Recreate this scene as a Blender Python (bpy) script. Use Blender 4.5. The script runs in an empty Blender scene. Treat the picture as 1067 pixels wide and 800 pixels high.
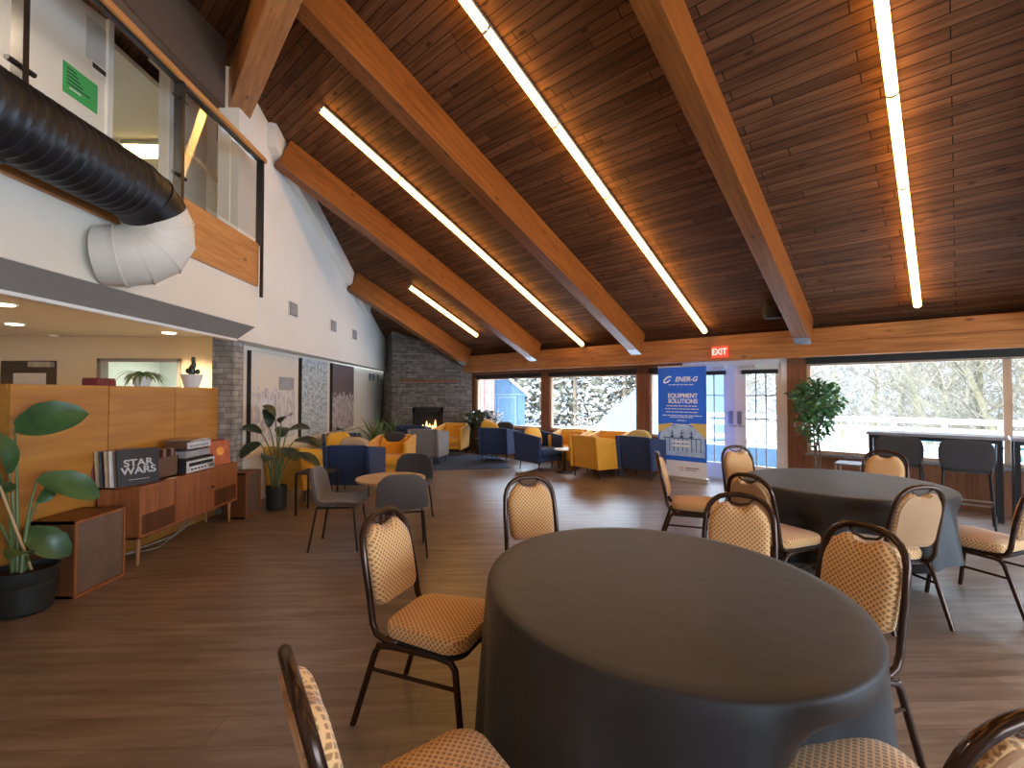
import bpy, bmesh, math, random
from mathutils import Vector, Matrix
random.seed(7)
PI = math.pi
R = math.radians
S = bpy.context.scene
COL = S.collection

# ------------------------------------------------------------------ camera, world, lights
F_PX, HC, PSI, TH = 495.0, 1.5, R(1.85), math.atan(10/495.0)
cam = bpy.data.cameras.new('camera'); cam.sensor_width = 36; cam.lens = F_PX/1067*36; cam.clip_end = 300; cam.clip_start = 0.05
camo = bpy.data.objects.new('camera', cam); COL.objects.link(camo)
camo.location = (0, 0, HC); camo.rotation_euler = (PI/2+TH, 0, -PSI)
S.camera = camo
S.view_settings.view_transform = 'Standard'; S.view_settings.look = 'None'
S.view_settings.gamma = 1; S.view_settings.use_curve_mapping = False
S.view_settings.exposure = 2.45

wd = bpy.data.worlds.new('world'); S.world = wd; wd.use_nodes = True
bg = wd.node_tree.nodes['Background']
bg.inputs[0].default_value = (0.64, 0.81, 1.0, 1); bg.inputs[1].default_value = 2.9

sun = bpy.data.lights.new('sun', 'SUN'); sun.energy = 1.5; sun.angle = R(1.0); sun.color = (1, 0.93, 0.82)
suno = bpy.data.objects.new('sun', sun); COL.objects.link(suno)
suno.rotation_euler = Vector((0.55, 0.55, -0.50)).to_track_quat('-Z', 'Y').to_euler()

# window wall frame: (u along the wall, n outward, z up)
DW = 8.565
Nv = Vector((1, 1, 0)).normalized(); Uv = Vector((1, -1, 0)).normalized()
def W(u, n, z=0.0): return Uv*u + Nv*n + Vector((0, 0, z))
WM = Matrix.Identity(4)
for i, a in enumerate((Uv, Nv, Vector((0, 0, 1)))):
    for j in range(3): WM[j][i] = a[j]
WR = math.atan2(Uv.y, Uv.x)       # rotation of things square to the window wall

WIN = [(-9.35, -7.09, 0.67, 1.90), (-6.86, -4.63, 0.67, 1.90), (-4.38, -3.78, 0.67, 1.90), (-1.72, 2.60, 0.58, 1.97)]
for k, (a, b, z0, z1) in enumerate(WIN + [(-3.60, -2.05, 0.25, 1.90)]):
    l = bpy.data.lights.new('window_portal', 'AREA'); l.shape = 'RECTANGLE'; l.size = b-a; l.size_y = z1-z0
    l.cycles.is_portal = True
    o = bpy.data.objects.new('window_portal', l); COL.objects.link(o)
    o.matrix_world = Matrix.Translation(W((a+b)/2, DW+0.02, (z0+z1)/2)) @ (WM @ Matrix.Rotation(-PI/2, 4, 'X'))

# ------------------------------------------------------------------ materials
def new_mat(name):
    m = bpy.data.materials.new(name); m.use_nodes = True
    nt = m.node_tree; return m, nt, nt.nodes['Principled BSDF']
def mat(name, col, rough=0.6, metal=0.0, spec=0.5, emit=None, estr=0, sheen=0, coat=0, vary=0.12, vscale=8.0, bump=0.0, bscale=60.0):
    m, nt, b = new_mat(name)
    b.inputs['Roughness'].default_value = rough; b.inputs['Metallic'].default_value = metal
    b.inputs['Specular IOR Level'].default_value = spec
    if sheen: b.inputs['Sheen Weight'].default_value = sheen
    if coat: b.inputs['Coat Weight'].default_value = coat
    tc = nt.nodes.new('ShaderNodeTexCoord')
    nz = nt.nodes.new('ShaderNodeTexNoise'); nz.inputs['Scale'].default_value = vscale; nz.inputs['Detail'].default_value = 4
    nt.links.new(tc.outputs['Object'], nz.inputs['Vector'])
    rp = nt.nodes.new('ShaderNodeValToRGB')
    c = Vector(col[:3])
    rp.color_ramp.elements[0].color = (*(c*(1-vary)), 1); rp.color_ramp.elements[1].color = (*[min(1, x) for x in (c*(1+vary))], 1)
    rp.color_ramp.elements[0].position = 0.3; rp.color_ramp.elements[1].position = 0.7
    nt.links.new(nz.outputs['Fac'], rp.inputs['Fac']); nt.links.new(rp.outputs['Color'], b.inputs['Base Color'])
    if bump:
        n2 = nt.nodes.new('ShaderNodeTexNoise'); n2.inputs['Scale'].default_value = bscale; n2.inputs['Detail'].default_value = 5
        nt.links.new(tc.outputs['Object'], n2.inputs['Vector'])
        bp = nt.nodes.new('ShaderNodeBump'); bp.inputs['Strength'].default_value = bump; bp.inputs['Distance'].default_value = 0.01
        nt.links.new(n2.outputs['Fac'], bp.inputs['Height']); nt.links.new(bp.outputs['Normal'], b.inputs['Normal'])
    if emit:
        b.inputs['Emission Color'].default_value = (*emit, 1); b.inputs['Emission Strength'].default_value = estr
    return m
def wood(name, c1, c2, axis='X', rough=0.45, scale=1.0, stretch=14.0, knots=False, plank=None, spec=0.4, mortar=(0.01, 0.006, 0.004), msize=0.004, tint=0.35):
    """grain stretched along a local axis; plank=(length,width) adds boards (brick pattern, boards along local X in XY)"""
    m, nt, b = new_mat(name)
    b.inputs['Roughness'].default_value = rough; b.inputs['Specular IOR Level'].default_value = spec
    tc = nt.nodes.new('ShaderNodeTexCoord')
    mp = nt.nodes.new('ShaderNodeMapping'); nt.links.new(tc.outputs['Object'], mp.inputs['Vector'])
    s = [stretch*scale]*3; s['XYZ'.index(axis)] = scale
    mp.inputs['Scale'].default_value = s
    nz = nt.nodes.new('ShaderNodeTexNoise'); nz.inputs['Scale'].default_value = 2.0; nz.inputs['Detail'].default_value = 7; nz.inputs['Distortion'].default_value = 0.6
    nt.links.new(mp.outputs['Vector'], nz.inputs['Vector'])
    rp = nt.nodes.new('ShaderNodeValToRGB'); rp.color_ramp.elements[0].position = 0.32; rp.color_ramp.elements[1].position = 0.68
    rp.color_ramp.elements[0].color = (*c1, 1); rp.color_ramp.elements[1].color = (*c2, 1)
    nt.links.new(nz.outputs['Fac'], rp.inputs['Fac'])
    out = rp.outputs['Color']
    def mix(kind, fac, A, B):
        mx = nt.nodes.new('ShaderNodeMix'); mx.data_type = 'RGBA'; mx.blend_type = kind
        for src, idx in ((fac, 0), (A, 6), (B, 7)):
            if hasattr(src, 'links'): nt.links.new(src, mx.inputs[idx])
            else: mx.inputs[idx].default_value = src
        return mx.outputs[2]
    if plank:
        br = nt.nodes.new('ShaderNodeTexBrick'); nt.links.new(tc.outputs['Object'], br.inputs['Vector'])
        br.inputs['Scale'].default_value = 1.0; br.inputs['Brick Width'].default_value = plank[0]; br.inputs['Row Height'].default_value = plank[1]
        br.inputs['Mortar Size'].default_value = msize; br.inputs['Mortar Smooth'].default_value = 0.3
        br.offset = 0.37; br.offset_frequency = 2; br.squash = 0.8; br.squash_frequency = 3
        br.inputs['Color1'].default_value = (1-tint, 1-tint, 1-tint, 1); br.inputs['Color2'].default_value = (1, 1, 1, 1); br.inputs['Mortar'].default_value = (1, 1, 1, 1)
        out = mix('MULTIPLY', 1.0, out, br.outputs['Color'])
        out = mix('MIX', br.outputs['Fac'], out, (*mortar, 1))
        bp = nt.nodes.new('ShaderNodeBump'); bp.invert = True; bp.inputs['Strength'].default_value = 0.5; bp.inputs['Distance'].default_value = 0.003
        nt.links.new(br.outputs['Fac'], bp.inputs['Height']); nt.links.new(bp.outputs['Normal'], b.inputs['Normal'])
    if knots:
        mk = nt.nodes.new('ShaderNodeMapping'); nt.links.new(tc.outputs['Object'], mk.inputs['Vector'])
        ks = [6.0]*3; ks['XYZ'.index(axis)] = 2.6; mk.inputs['Scale'].default_value = ks
        vo = nt.nodes.new('ShaderNodeTexVoronoi'); vo.inputs['Scale'].default_value = 1.0; nt.links.new(mk.outputs['Vector'], vo.inputs['Vector'])
        kr = nt.nodes.new('ShaderNodeValToRGB'); kr.color_ramp.elements[0].position = 0.05; kr.color_ramp.elements[1].position = 0.16
        kr.color_ramp.elements[0].color = (0.22, 0.16, 0.12, 1); kr.color_ramp.elements[1].color = (1, 1, 1, 1)
        nt.links.new(vo.outputs['Distance'], kr.inputs['Fac'])
        out = mix('MULTIPLY', 0.85, out, kr.outputs['Color'])
    nt.links.new(out, b.inputs['Base Color'])
    return m
def stone(name, c1, c2, mort, bw=0.28, rh=0.055, bump=1.0, vec='XZ'):
    m, nt, b = new_mat(name); b.inputs['Roughness'].default_value = 0.85
    tc = nt.nodes.new('ShaderNodeTexCoord'); sp = nt.nodes.new('ShaderNodeSeparateXYZ'); cb = nt.nodes.new('ShaderNodeCombineXYZ')
    nt.links.new(tc.outputs['Object'], sp.inputs[0])
    ad = nt.nodes.new('ShaderNodeMath'); ad.operation = 'ADD'; nt.links.new(sp.outputs['X'], ad.inputs[0]); nt.links.new(sp.outputs['Y'], ad.inputs[1])
    nt.links.new(ad.outputs[0], cb.inputs[0]); nt.links.new(sp.outputs['Z'], cb.inputs[1])
    br = nt.nodes.new('ShaderNodeTexBrick'); nt.links.new(cb.outputs[0], br.inputs['Vector'])
    br.inputs['Scale'].default_value = 1; br.inputs['Brick Width'].default_value = bw; br.inputs['Row Height'].default_value = rh
    br.inputs['Mortar Size'].default_value = 0.006; br.offset = 0.43; br.squash = 0.6; br.squash_frequency = 3
    br.inputs['Color1'].default_value = (*c1, 1); br.inputs['Color2'].default_value = (*c2, 1); br.inputs['Mortar'].default_value = (*mort, 1)
    nz = nt.nodes.new('ShaderNodeTexNoise'); nz.inputs['Scale'].default_value = 9; nz.inputs['Detail'].default_value = 6
    nt.links.new(tc.outputs['Object'], nz.inputs['Vector'])
    mx = nt.nodes.new('ShaderNodeMix'); mx.data_type = 'RGBA'; mx.blend_type = 'OVERLAY'; mx.inputs[0].default_value = 0.7
    nt.links.new(br.outputs['Color'], mx.inputs[6]); nt.links.new(nz.outputs['Fac'], mx.inputs[7]); nt.links.new(mx.outputs[2], b.inputs['Base Color'])
    sb = nt.nodes.new('ShaderNodeMath'); sb.operation = 'SUBTRACT'; nt.links.new(nz.outputs['Fac'], sb.inputs[0]); nt.links.new(br.outputs['Fac'], sb.inputs[1])
    bp = nt.nodes.new('ShaderNodeBump'); bp.inputs['Strength'].default_value = bump; bp.inputs['Distance'].default_value = 0.03
    nt.links.new(sb.outputs[0], bp.inputs['Height']); nt.links.new(bp.outputs['Normal'], b.inputs['Normal'])
    return m
def fabric_pattern(name, base, dot, scale=42):
    m, nt, b = new_mat(name); b.inputs['Roughness'].default_value = 0.85; b.inputs['Sheen Weight'].default_value = 0.3
    tc = nt.nodes.new('ShaderNodeTexCoord'); mp = nt.nodes.new('ShaderNodeMapping'); nt.links.new(tc.outputs['UV'], mp.inputs['Vector'])
    mp.inputs['Rotation'].default_value = (0, 0, R(45)); mp.inputs['Scale'].default_value = (scale, scale, scale)
    sp = nt.nodes.new('ShaderNodeSeparateXYZ'); nt.links.new(mp.outputs[0], sp.inputs[0])
    def tri(o):
        f = nt.nodes.new('ShaderNodeMath'); f.operation = 'FRACT'; nt.links.new(o, f.inputs[0])
        s = nt.nodes.new('ShaderNodeMath'); s.operation = 'SUBTRACT'; nt.links.new(f.outputs[0], s.inputs[0]); s.inputs[1].default_value = 0.5
        a = nt.nodes.new('ShaderNodeMath'); a.operation = 'ABSOLUTE'; nt.links.new(s.outputs[0], a.inputs[0]); return a.outputs[0]
    mxm = nt.nodes.new('ShaderNodeMath'); mxm.operation = 'MAXIMUM'; nt.links.new(tri(sp.outputs['X']), mxm.inputs[0]); nt.links.new(tri(sp.outputs['Y']), mxm.inputs[1])
    rp = nt.nodes.new('ShaderNodeValToRGB'); rp.color_ramp.elements[0].position = 0.27; rp.color_ramp.elements[1].position = 0.37
    rp.color_ramp.elements[0].color = (*dot, 1); rp.color_ramp.elements[1].color = (*base, 1)
    nt.links.new(mxm.outputs[0], rp.inputs['Fac']); nt.links.new(rp.outputs['Color'], b.inputs['Base Color'])
    return m
def picture_mat(name, dark, light, sky, horizon, streak, seed):
    m, nt, b = new_mat(name); b.inputs['Roughness'].default_value = 0.6
    tc = nt.nodes.new('ShaderNodeTexCoord'); mp = nt.nodes.new('ShaderNodeMapping'); nt.links.new(tc.outputs['UV'], mp.inputs['Vector'])
    mp.inputs['Location'].default_value = (seed, seed*2, 0); mp.inputs['Scale'].default_value = streak
    nz = nt.nodes.new('ShaderNodeTexNoise'); nz.inputs['Scale'].default_value = 6; nz.inputs['Detail'].default_value = 8; nz.inputs['Roughness'].default_value = 0.7; nz.inputs['Distortion'].default_value = 0.8
    nt.links.new(mp.outputs[0], nz.inputs['Vector'])
    rp = nt.nodes.new('ShaderNodeValToRGB'); rp.color_ramp.elements[0].position = 0.38; rp.color_ramp.elements[1].position = 0.56
    rp.color_ramp.elements[0].color = (*dark, 1); rp.color_ramp.elements[1].color = (*light, 1); nt.links.new(nz.outputs['Fac'], rp.inputs['Fac'])
    sp = nt.nodes.new('ShaderNodeSeparateXYZ'); nt.links.new(tc.outputs['UV'], sp.inputs[0])
    n2 = nt.nodes.new('ShaderNodeTexNoise'); n2.inputs['Scale'].default_value = 7; nt.links.new(tc.outputs['UV'], n2.inputs['Vector'])
    ad = nt.nodes.new('ShaderNodeMath'); ad.operation = 'MULTIPLY_ADD'; nt.links.new(n2.outputs['Fac'], ad.inputs[0]); ad.inputs[1].default_value = 0.5; nt.links.new(sp.outputs['Y'], ad.inputs[2])
    r2 = nt.nodes.new('ShaderNodeValToRGB'); r2.color_ramp.elements[0].position = horizon; r2.color_ramp.elements[1].position = min(0.999, horizon+0.08)
    r2.color_ramp.elements[0].color = (0, 0, 0, 1); r2.color_ramp.elements[1].color = (1, 1, 1, 1); nt.links.new(ad.outputs[0], r2.inputs['Fac'])
    mx = nt.nodes.new('ShaderNodeMix'); mx.data_type = 'RGBA'; nt.links.new(r2.outputs['Color'], mx.inputs[0]); nt.links.new(rp.outputs['Color'], mx.inputs[6]); mx.inputs[7].default_value = (*sky, 1)
    nt.links.new(mx.outputs[2], b.inputs['Base Color']); return m
def glass_mat(name, tint=(1, 1, 1), refl=0.08):
    m, nt, b = new_mat(name); nt.nodes.remove(b)
    t = nt.nodes.new('ShaderNodeBsdfTransparent'); t.inputs[0].default_value = (*tint, 1)
    g = nt.nodes.new('ShaderNodeBsdfGlossy'); g.inputs['Roughness'].default_value = 0.02
    fr = nt.nodes.new('ShaderNodeLayerWeight'); fr.inputs[0].default_value = 0.12
    ml = nt.nodes.new('ShaderNodeMath'); ml.operation = 'MULTIPLY'; ml.inputs[1].default_value = 0.5; nt.links.new(fr.outputs['Facing'], ml.inputs[0])
    ad = nt.nodes.new('ShaderNodeMath'); ad.operation = 'MULTIPLY_ADD'; nt.links.new(fr.outputs['Fresnel'], ad.inputs[0]); ad.inputs[1].default_value = 0.3; ad.inputs[2].default_value = refl*0.3
    mx = nt.nodes.new('ShaderNodeMixShader'); nt.links.new(ad.outputs[0], mx.inputs[0]); nt.links.new(t.outputs[0], mx.inputs[1]); nt.links.new(g.outputs[0], mx.inputs[2])
    nt.links.new(mx.outputs[0], nt.nodes['Material Output'].inputs['Surface']); return m

M = {}
M['ceil'] = wood('ceiling_boards', (0.100, 0.040, 0.016), (0.200, 0.090, 0.040), 'X', 0.75, 0.7, 14, knots=True, plank=(1.5, 0.105), tint=0.42, msize=0.005, spec=0.15)
M['beam'] = wood('glulam_wood', (0.155, 0.045, 0.007), (0.27, 0.090, 0.017), 'Y', 0.42, 0.8, 16, knots=True)
M['beamx'] = wood('glulam_wood_horizontal', (0.30, 0.11, 0.028), (0.50, 0.21, 0.065), 'X', 0.42, 0.8, 16, knots=True)
M['lofty'] = wood('pine_fascia', (0.42, 0.17, 0.048), (0.60, 0.28, 0.095), 'Y', 0.45, 1.0, 14, knots=True)
M['floor'] = wood('vinyl_plank_floor', (0.165, 0.116, 0.089), (0.33, 0.248, 0.200), 'X', 0.31, 0.9, 9, plank=(1.25, 0.19), tint=0.25, msize=0.0015, mortar=(0.05, 0.03, 0.02), spec=0.9)
M['wall'] = mat('cream_paint', (0.78, 0.72, 0.61), 0.8, vary=0.02, vscale=2)
M['wall_up'] = mat('white_paint', (0.76, 0.73, 0.67), 0.8, vary=0.02, vscale=2)
M['greysof'] = mat('grey_soffit_paint', (0.30, 0.27, 0.24), 0.8, vary=0.03)
M['brownpaint'] = mat('dark_brown_paint', (0.10, 0.065, 0.045), 0.8, vary=0.05)
M['white'] = mat('white_gloss', (0.8, 0.8, 0.78), 0.4, vary=0.02)
M['black'] = mat('black_metal', (0.015, 0.015, 0.017), 0.4, metal=0.2)
M['blackm'] = mat('black_matte', (0.02, 0.019, 0.018), 0.75)
M['duct'] = mat('black_spiral_steel', (0.028, 0.03, 0.034), 0.36, metal=0.55, vary=0.2)
M['ductw'] = mat('cream_sheet_metal', (0.70, 0.65, 0.56), 0.45, vary=0.04)
M['ply'] = wood('honey_plywood', (0.43, 0.18, 0.030), (0.58, 0.27, 0.05), 'Y', 0.42, 0.6, 9)
M['teak'] = wood('teak_veneer', (0.24, 0.075, 0.025), (0.42, 0.155, 0.055), 'Z', 0.36, 0.8, 18)
M['teakd'] = wood('dark_teak_veneer', (0.11, 0.04, 0.016), (0.19, 0.075, 0.03), 'Z', 0.4, 0.8, 18)
M['teakleg'] = wood('light_teak_leg', (0.42, 0.2, 0.09), (0.55, 0.3, 0.15), 'Z', 0.4, 1, 14)
M['grille'] = mat('brown_speaker_cloth', (0.17, 0.115, 0.08), 0.9, bump=0.3, bscale=300)
M['stone'] = stone('ledge_stone', (0.13, 0.112, 0.10), (0.26, 0.225, 0.20), (0.05, 0.042, 0.036))
M['stonec'] = stone('column_stone', (0.26, 0.23, 0.20), (0.42, 0.38, 0.33), (0.20, 0.175, 0.155), 0.24, 0.07)
M['cloth'] = mat('black_tablecloth', (0.018, 0.0168, 0.0178), 0.52, sheen=0.12, vary=0.06, vscale=3, bump=0.3, bscale=9)
M['fab'] = fabric_pattern('gold_lattice_fabric', (0.82, 0.50, 0.22), (0.37, 0.185, 0.065), 58)
M['fabback'] = mat('tan_vinyl', (0.44, 0.245, 0.12), 0.6, vary=0.05)
M['tube'] = mat('dark_bronze_tube', (0.055, 0.028, 0.018), 0.22, metal=0.55, vary=0.1)
M['yellow'] = mat('mustard_wool', (0.74, 0.36, 0.02), 0.85, sheen=0.3, vary=0.06, bump=0.2, bscale=200)
M['yellowp'] = mat('mustard_cushion', (0.80, 0.42, 0.04), 0.85, sheen=0.3, vary=0.06)
M['navy'] = mat('navy_wool', (0.018, 0.042, 0.12), 0.85, sheen=0.08, vary=0.06, bump=0.2, bscale=200)
M['grey'] = mat('grey_wool', (0.20, 0.18, 0.17), 0.85, sheen=0.3, vary=0.06, bump=0.2, bscale=200)
M['greych'] = mat('charcoal_felt', (0.09, 0.075, 0.07), 0.85, sheen=0.3, vary=0.06, bump=0.2, bscale=200)
M['greyd'] = mat('black_felt', (0.03, 0.028, 0.03), 0.85, sheen=0.2, vary=0.06)
M['birch'] = wood('pale_tabletop', (0.60, 0.44, 0.29), (0.72, 0.55, 0.38), 'X', 0.4, 1, 10)
M['leaf'] = mat('deep_green_leaf', (0.045, 0.115, 0.035), 0.32, vary=0.3, vscale=9)
M['leafd'] = mat('dark_bronze_leaf', (0.028, 0.045, 0.022), 0.32, vary=0.3, vscale=9)
M['leafp'] = mat('pale_green_leaf', (0.17, 0.26, 0.10), 0.5, vary=0.3, vscale=12)
M['leaff'] = mat('ficus_leaf', (0.06, 0.17, 0.055), 0.4, vary=0.4, vscale=20)
M['stem'] = mat('green_stem', (0.12, 0.17, 0.06), 0.5, vary=0.2)
M['bark'] = mat('brown_bark', (0.16, 0.11, 0.07), 0.8, vary=0.3, vscale=20)
M['soil'] = mat('potting_soil', (0.03, 0.02, 0.014), 0.95, vary=0.4, vscale=40)
M['rug'] = mat('slate_blue_rug', (0.035, 0.052, 0.10), 0.95, vary=0.3, vscale=30, bump=0.3)
M['glass'] = glass_mat('window_glass')
M['railglass'] = glass_mat('railing_glass', (0.96, 0.97, 0.96), 0.0)
M['woodwin'] = wood('stained_window_frame', (0.17, 0.062, 0.028), (0.27, 0.11, 0.05), 'Z', 0.45, 1, 12)
M['woodlight'] = wood('pale_window_stop', (0.46, 0.30, 0.19), (0.58, 0.40, 0.27), 'Z', 0.45, 1, 12)
M['doorw'] = mat('white_door_paint', (0.80, 0.74, 0.68), 0.45, vary=0.03)
M['doorb'] = mat('blue_grey_door_paint', (0.62, 0.68, 0.80), 0.45, vary=0.03)
M['steel'] = mat('brushed_steel', (0.45, 0.44, 0.43), 0.3, metal=0.9)
M['bar'] = mat('grey_bar_top', (0.22, 0.22, 0.235), 0.25, vary=0.05)
M['strip'] = mat('warm_diffuser', (1, 0.8, 0.5), 0.5, emit=(1.0, 0.52, 0.13), estr=3.1, vary=0)
M['down'] = mat('downlight_lens', (1, 0.9, 0.7), 0.5, emit=(1.0, 0.80, 0.5), estr=4.0, vary=0)
M['fluor'] = mat('fluorescent_lens', (1, 0.9, 0.6), 0.5, emit=(1.0, 0.74, 0.27), estr=3.2, vary=0)
M['kitch'] = mat('kitchen_light_lens', (0.9, 1, 0.9), 0.5, emit=(0.85, 1.0, 0.82), estr=3.0, vary=0)
M['exit'] = mat('exit_sign_red', (0.8, 0.03, 0.02), 0.4, emit=(1.0, 0.06, 0.03), estr=0.25, vary=0)
M['exitw'] = mat('exit_sign_letters', (1, 0.5, 0.45), 0.4, emit=(1.0, 0.45, 0.38), estr=0.3, vary=0)
M['flame'] = mat('flame', (1, 0.5, 0.2), 0.5, emit=(1.0, 0.50, 0.18), estr=0.7, vary=0)
M['snow'] = mat('snow', (0.86, 0.88, 0.92), 0.8, vary=0.04, vscale=0.6, bump=0.3, bscale=2)
M['aspen'] = mat('aspen_bark', (0.13, 0.115, 0.065), 0.8, vary=0.3, vscale=6)
M['twig'] = mat('snowy_twigs', (0.13, 0.11, 0.075), 0.8, vary=0.35, vscale=2.5)
M['spruce'] = mat('snow_laden_foliage', (0.075, 0.068, 0.04), 0.8, vary=0.5, vscale=3.5)
M['shedblue'] = wood('blue_shed_boards', (0.022, 0.052, 0.095), (0.04, 0.08, 0.13), 'Z', 0.6, 1, 10)
M['brick'] = stone('pink_brick', (0.13, 0.05, 0.04), (0.17, 0.075, 0.06), (0.2, 0.17, 0.155), 0.22, 0.075, 0.3)
M['tarp'] = mat('pale_blue_tarpaulin', (0.06, 0.10, 0.16), 0.6, vary=0.1, vscale=1.5)
M['deck'] = mat('shaded_snow_blue', (0.045, 0.09, 0.14), 0.6, vary=0.08)  # blue of shaded snow, put into the colour
M['teal'] = mat('teal_table_paint', (0.03, 0.13, 0.13), 0.5)
M['green'] = mat('green_paper', (0.06, 0.42, 0.12), 0.7, vary=0.03)
M['ink'] = mat('dark_ink', (0.02, 0.025, 0.03), 0.7)
M['inkgrey'] = mat('grey_ink', (0.35, 0.35, 0.36), 0.7)
M['paper'] = mat('white_paper', (0.75, 0.74, 0.72), 0.7, vary=0.02)
M['paperbeige'] = mat('greyish_paper', (0.55, 0.53, 0.50), 0.7, vary=0.02)
M['bblue'] = mat('banner_blue', (0.02, 0.16, 0.85), 0.5, vary=0.12, vscale=2)  # brightened so the colour carries the window backlight through the sheet
M['bpale'] = mat('banner_pale_blue', (0.45, 0.62, 0.95), 0.5, vary=0.2, vscale=9)
M['bwhite'] = mat('banner_white', (0.88, 0.9, 0.95), 0.5, vary=0.02)
M['byellow'] = mat('banner_gold', (0.72, 0.50, 0.14), 0.5, vary=0.04)
M['bdark'] = mat('banner_navy', (0.03, 0.07, 0.25), 0.5, vary=0.05)
M['alum'] = mat('aluminium', (0.6, 0.58, 0.56), 0.35, metal=0.7)
M['rec1'] = mat('black_sleeve', (0.018, 0.018, 0.022), 0.35)
M['silver'] = mat('silver_print', (0.5, 0.5, 0.52), 0.4)
M['recred'] = mat('maroon_sleeve', (0.20, 0.03, 0.025), 0.5)
M['rectan'] = mat('tan_sleeve', (0.48, 0.33, 0.2), 0.6)
M['recwhite'] = mat('white_sleeve', (0.7, 0.68, 0.62), 0.6)
M['recbrown'] = mat('brown_sleeve', (0.14, 0.075, 0.045), 0.5)
M['recorange'] = mat('rust_orange_sleeve', (0.48, 0.12, 0.045), 0.5, vary=0.3, vscale=14)
M['orange'] = mat('orange_print', (0.85, 0.36, 0.06), 0.5)
M['hi_fi'] = mat('silver_fascia', (0.72, 0.71, 0.68), 0.35, metal=0.2)
M['pot_white'] = mat('white_ceramic', (0.80, 0.78, 0.73), 0.3, vary=0.02)
M['potblack'] = mat('black_plastic_pot', (0.02, 0.024, 0.024), 0.45)
M['maroon'] = mat('maroon_box', (0.22, 0.04, 0.035), 0.5)
M['stake'] = mat('bamboo_stake', (0.62, 0.40, 0.2), 0.5)
M['cord'] = mat('grey_cable', (0.35, 0.34, 0.33), 0.5)
M['darkdoor'] = mat('brown_door_frame', (0.085, 0.062, 0.045), 0.6)
M['tanpaint'] = mat('tan_wall_paint', (0.72, 0.62, 0.44), 0.85, vary=0.02, vscale=2)
M['ceilgrey'] = mat('grey_ceiling_paint', (0.45, 0.43, 0.40), 0.85, vary=0.02, vscale=2)
M['gold'] = mat('gold_plush', (0.62, 0.45, 0.13), 0.9, sheen=0.4)
M['pic1'] = picture_mat('winter_photo_pale', (0.36, 0.33, 0.31), (0.72, 0.70, 0.68), (0.72, 0.66, 0.56), 0.97, (2.6, 1.0, 1), 3.1)
M['pic2'] = picture_mat('winter_photo_blue', (0.16, 0.20, 0.20), (0.60, 0.66, 0.68), (0.60, 0.62, 0.55), 1.02, (2, 3, 1), 8.7)
M['pic3'] = picture_mat('winter_photo_brown', (0.09, 0.055, 0.05), (0.62, 0.57, 0.54), (0.14, 0.10, 0.10), 0.99, (3.4, 1.6, 1), 15.2)
def hill_material():
    m, nt, b = new_mat('wooded_hillside'); b.inputs['Roughness'].default_value = 0.9
    tc = nt.nodes.new('ShaderNodeTexCoord')
    nz = nt.nodes.new('ShaderNodeTexNoise'); nz.inputs['Scale'].default_value = 3.4; nz.inputs['Detail'].default_value = 9; nz.inputs['Roughness'].default_value = 0.78; nz.inputs['Distortion'].default_value = 1.5
    nt.links.new(tc.outputs['Object'], nz.inputs['Vector'])
    rp = nt.nodes.new('ShaderNodeValToRGB'); e = rp.color_ramp.elements
    e[0].position = 0.40; e[0].color = (0.02, 0.018, 0.014, 1); e[1].position = 0.60; e[1].color = (0.30, 0.32, 0.36, 1)
    x = e.new(0.5); x.color = (0.06, 0.055, 0.045, 1)
    nt.links.new(nz.outputs['Fac'], rp.inputs['Fac']); nt.links.new(rp.outputs['Color'], b.inputs['Base Color']); return m
M['hill'] = hill_material()

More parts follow.
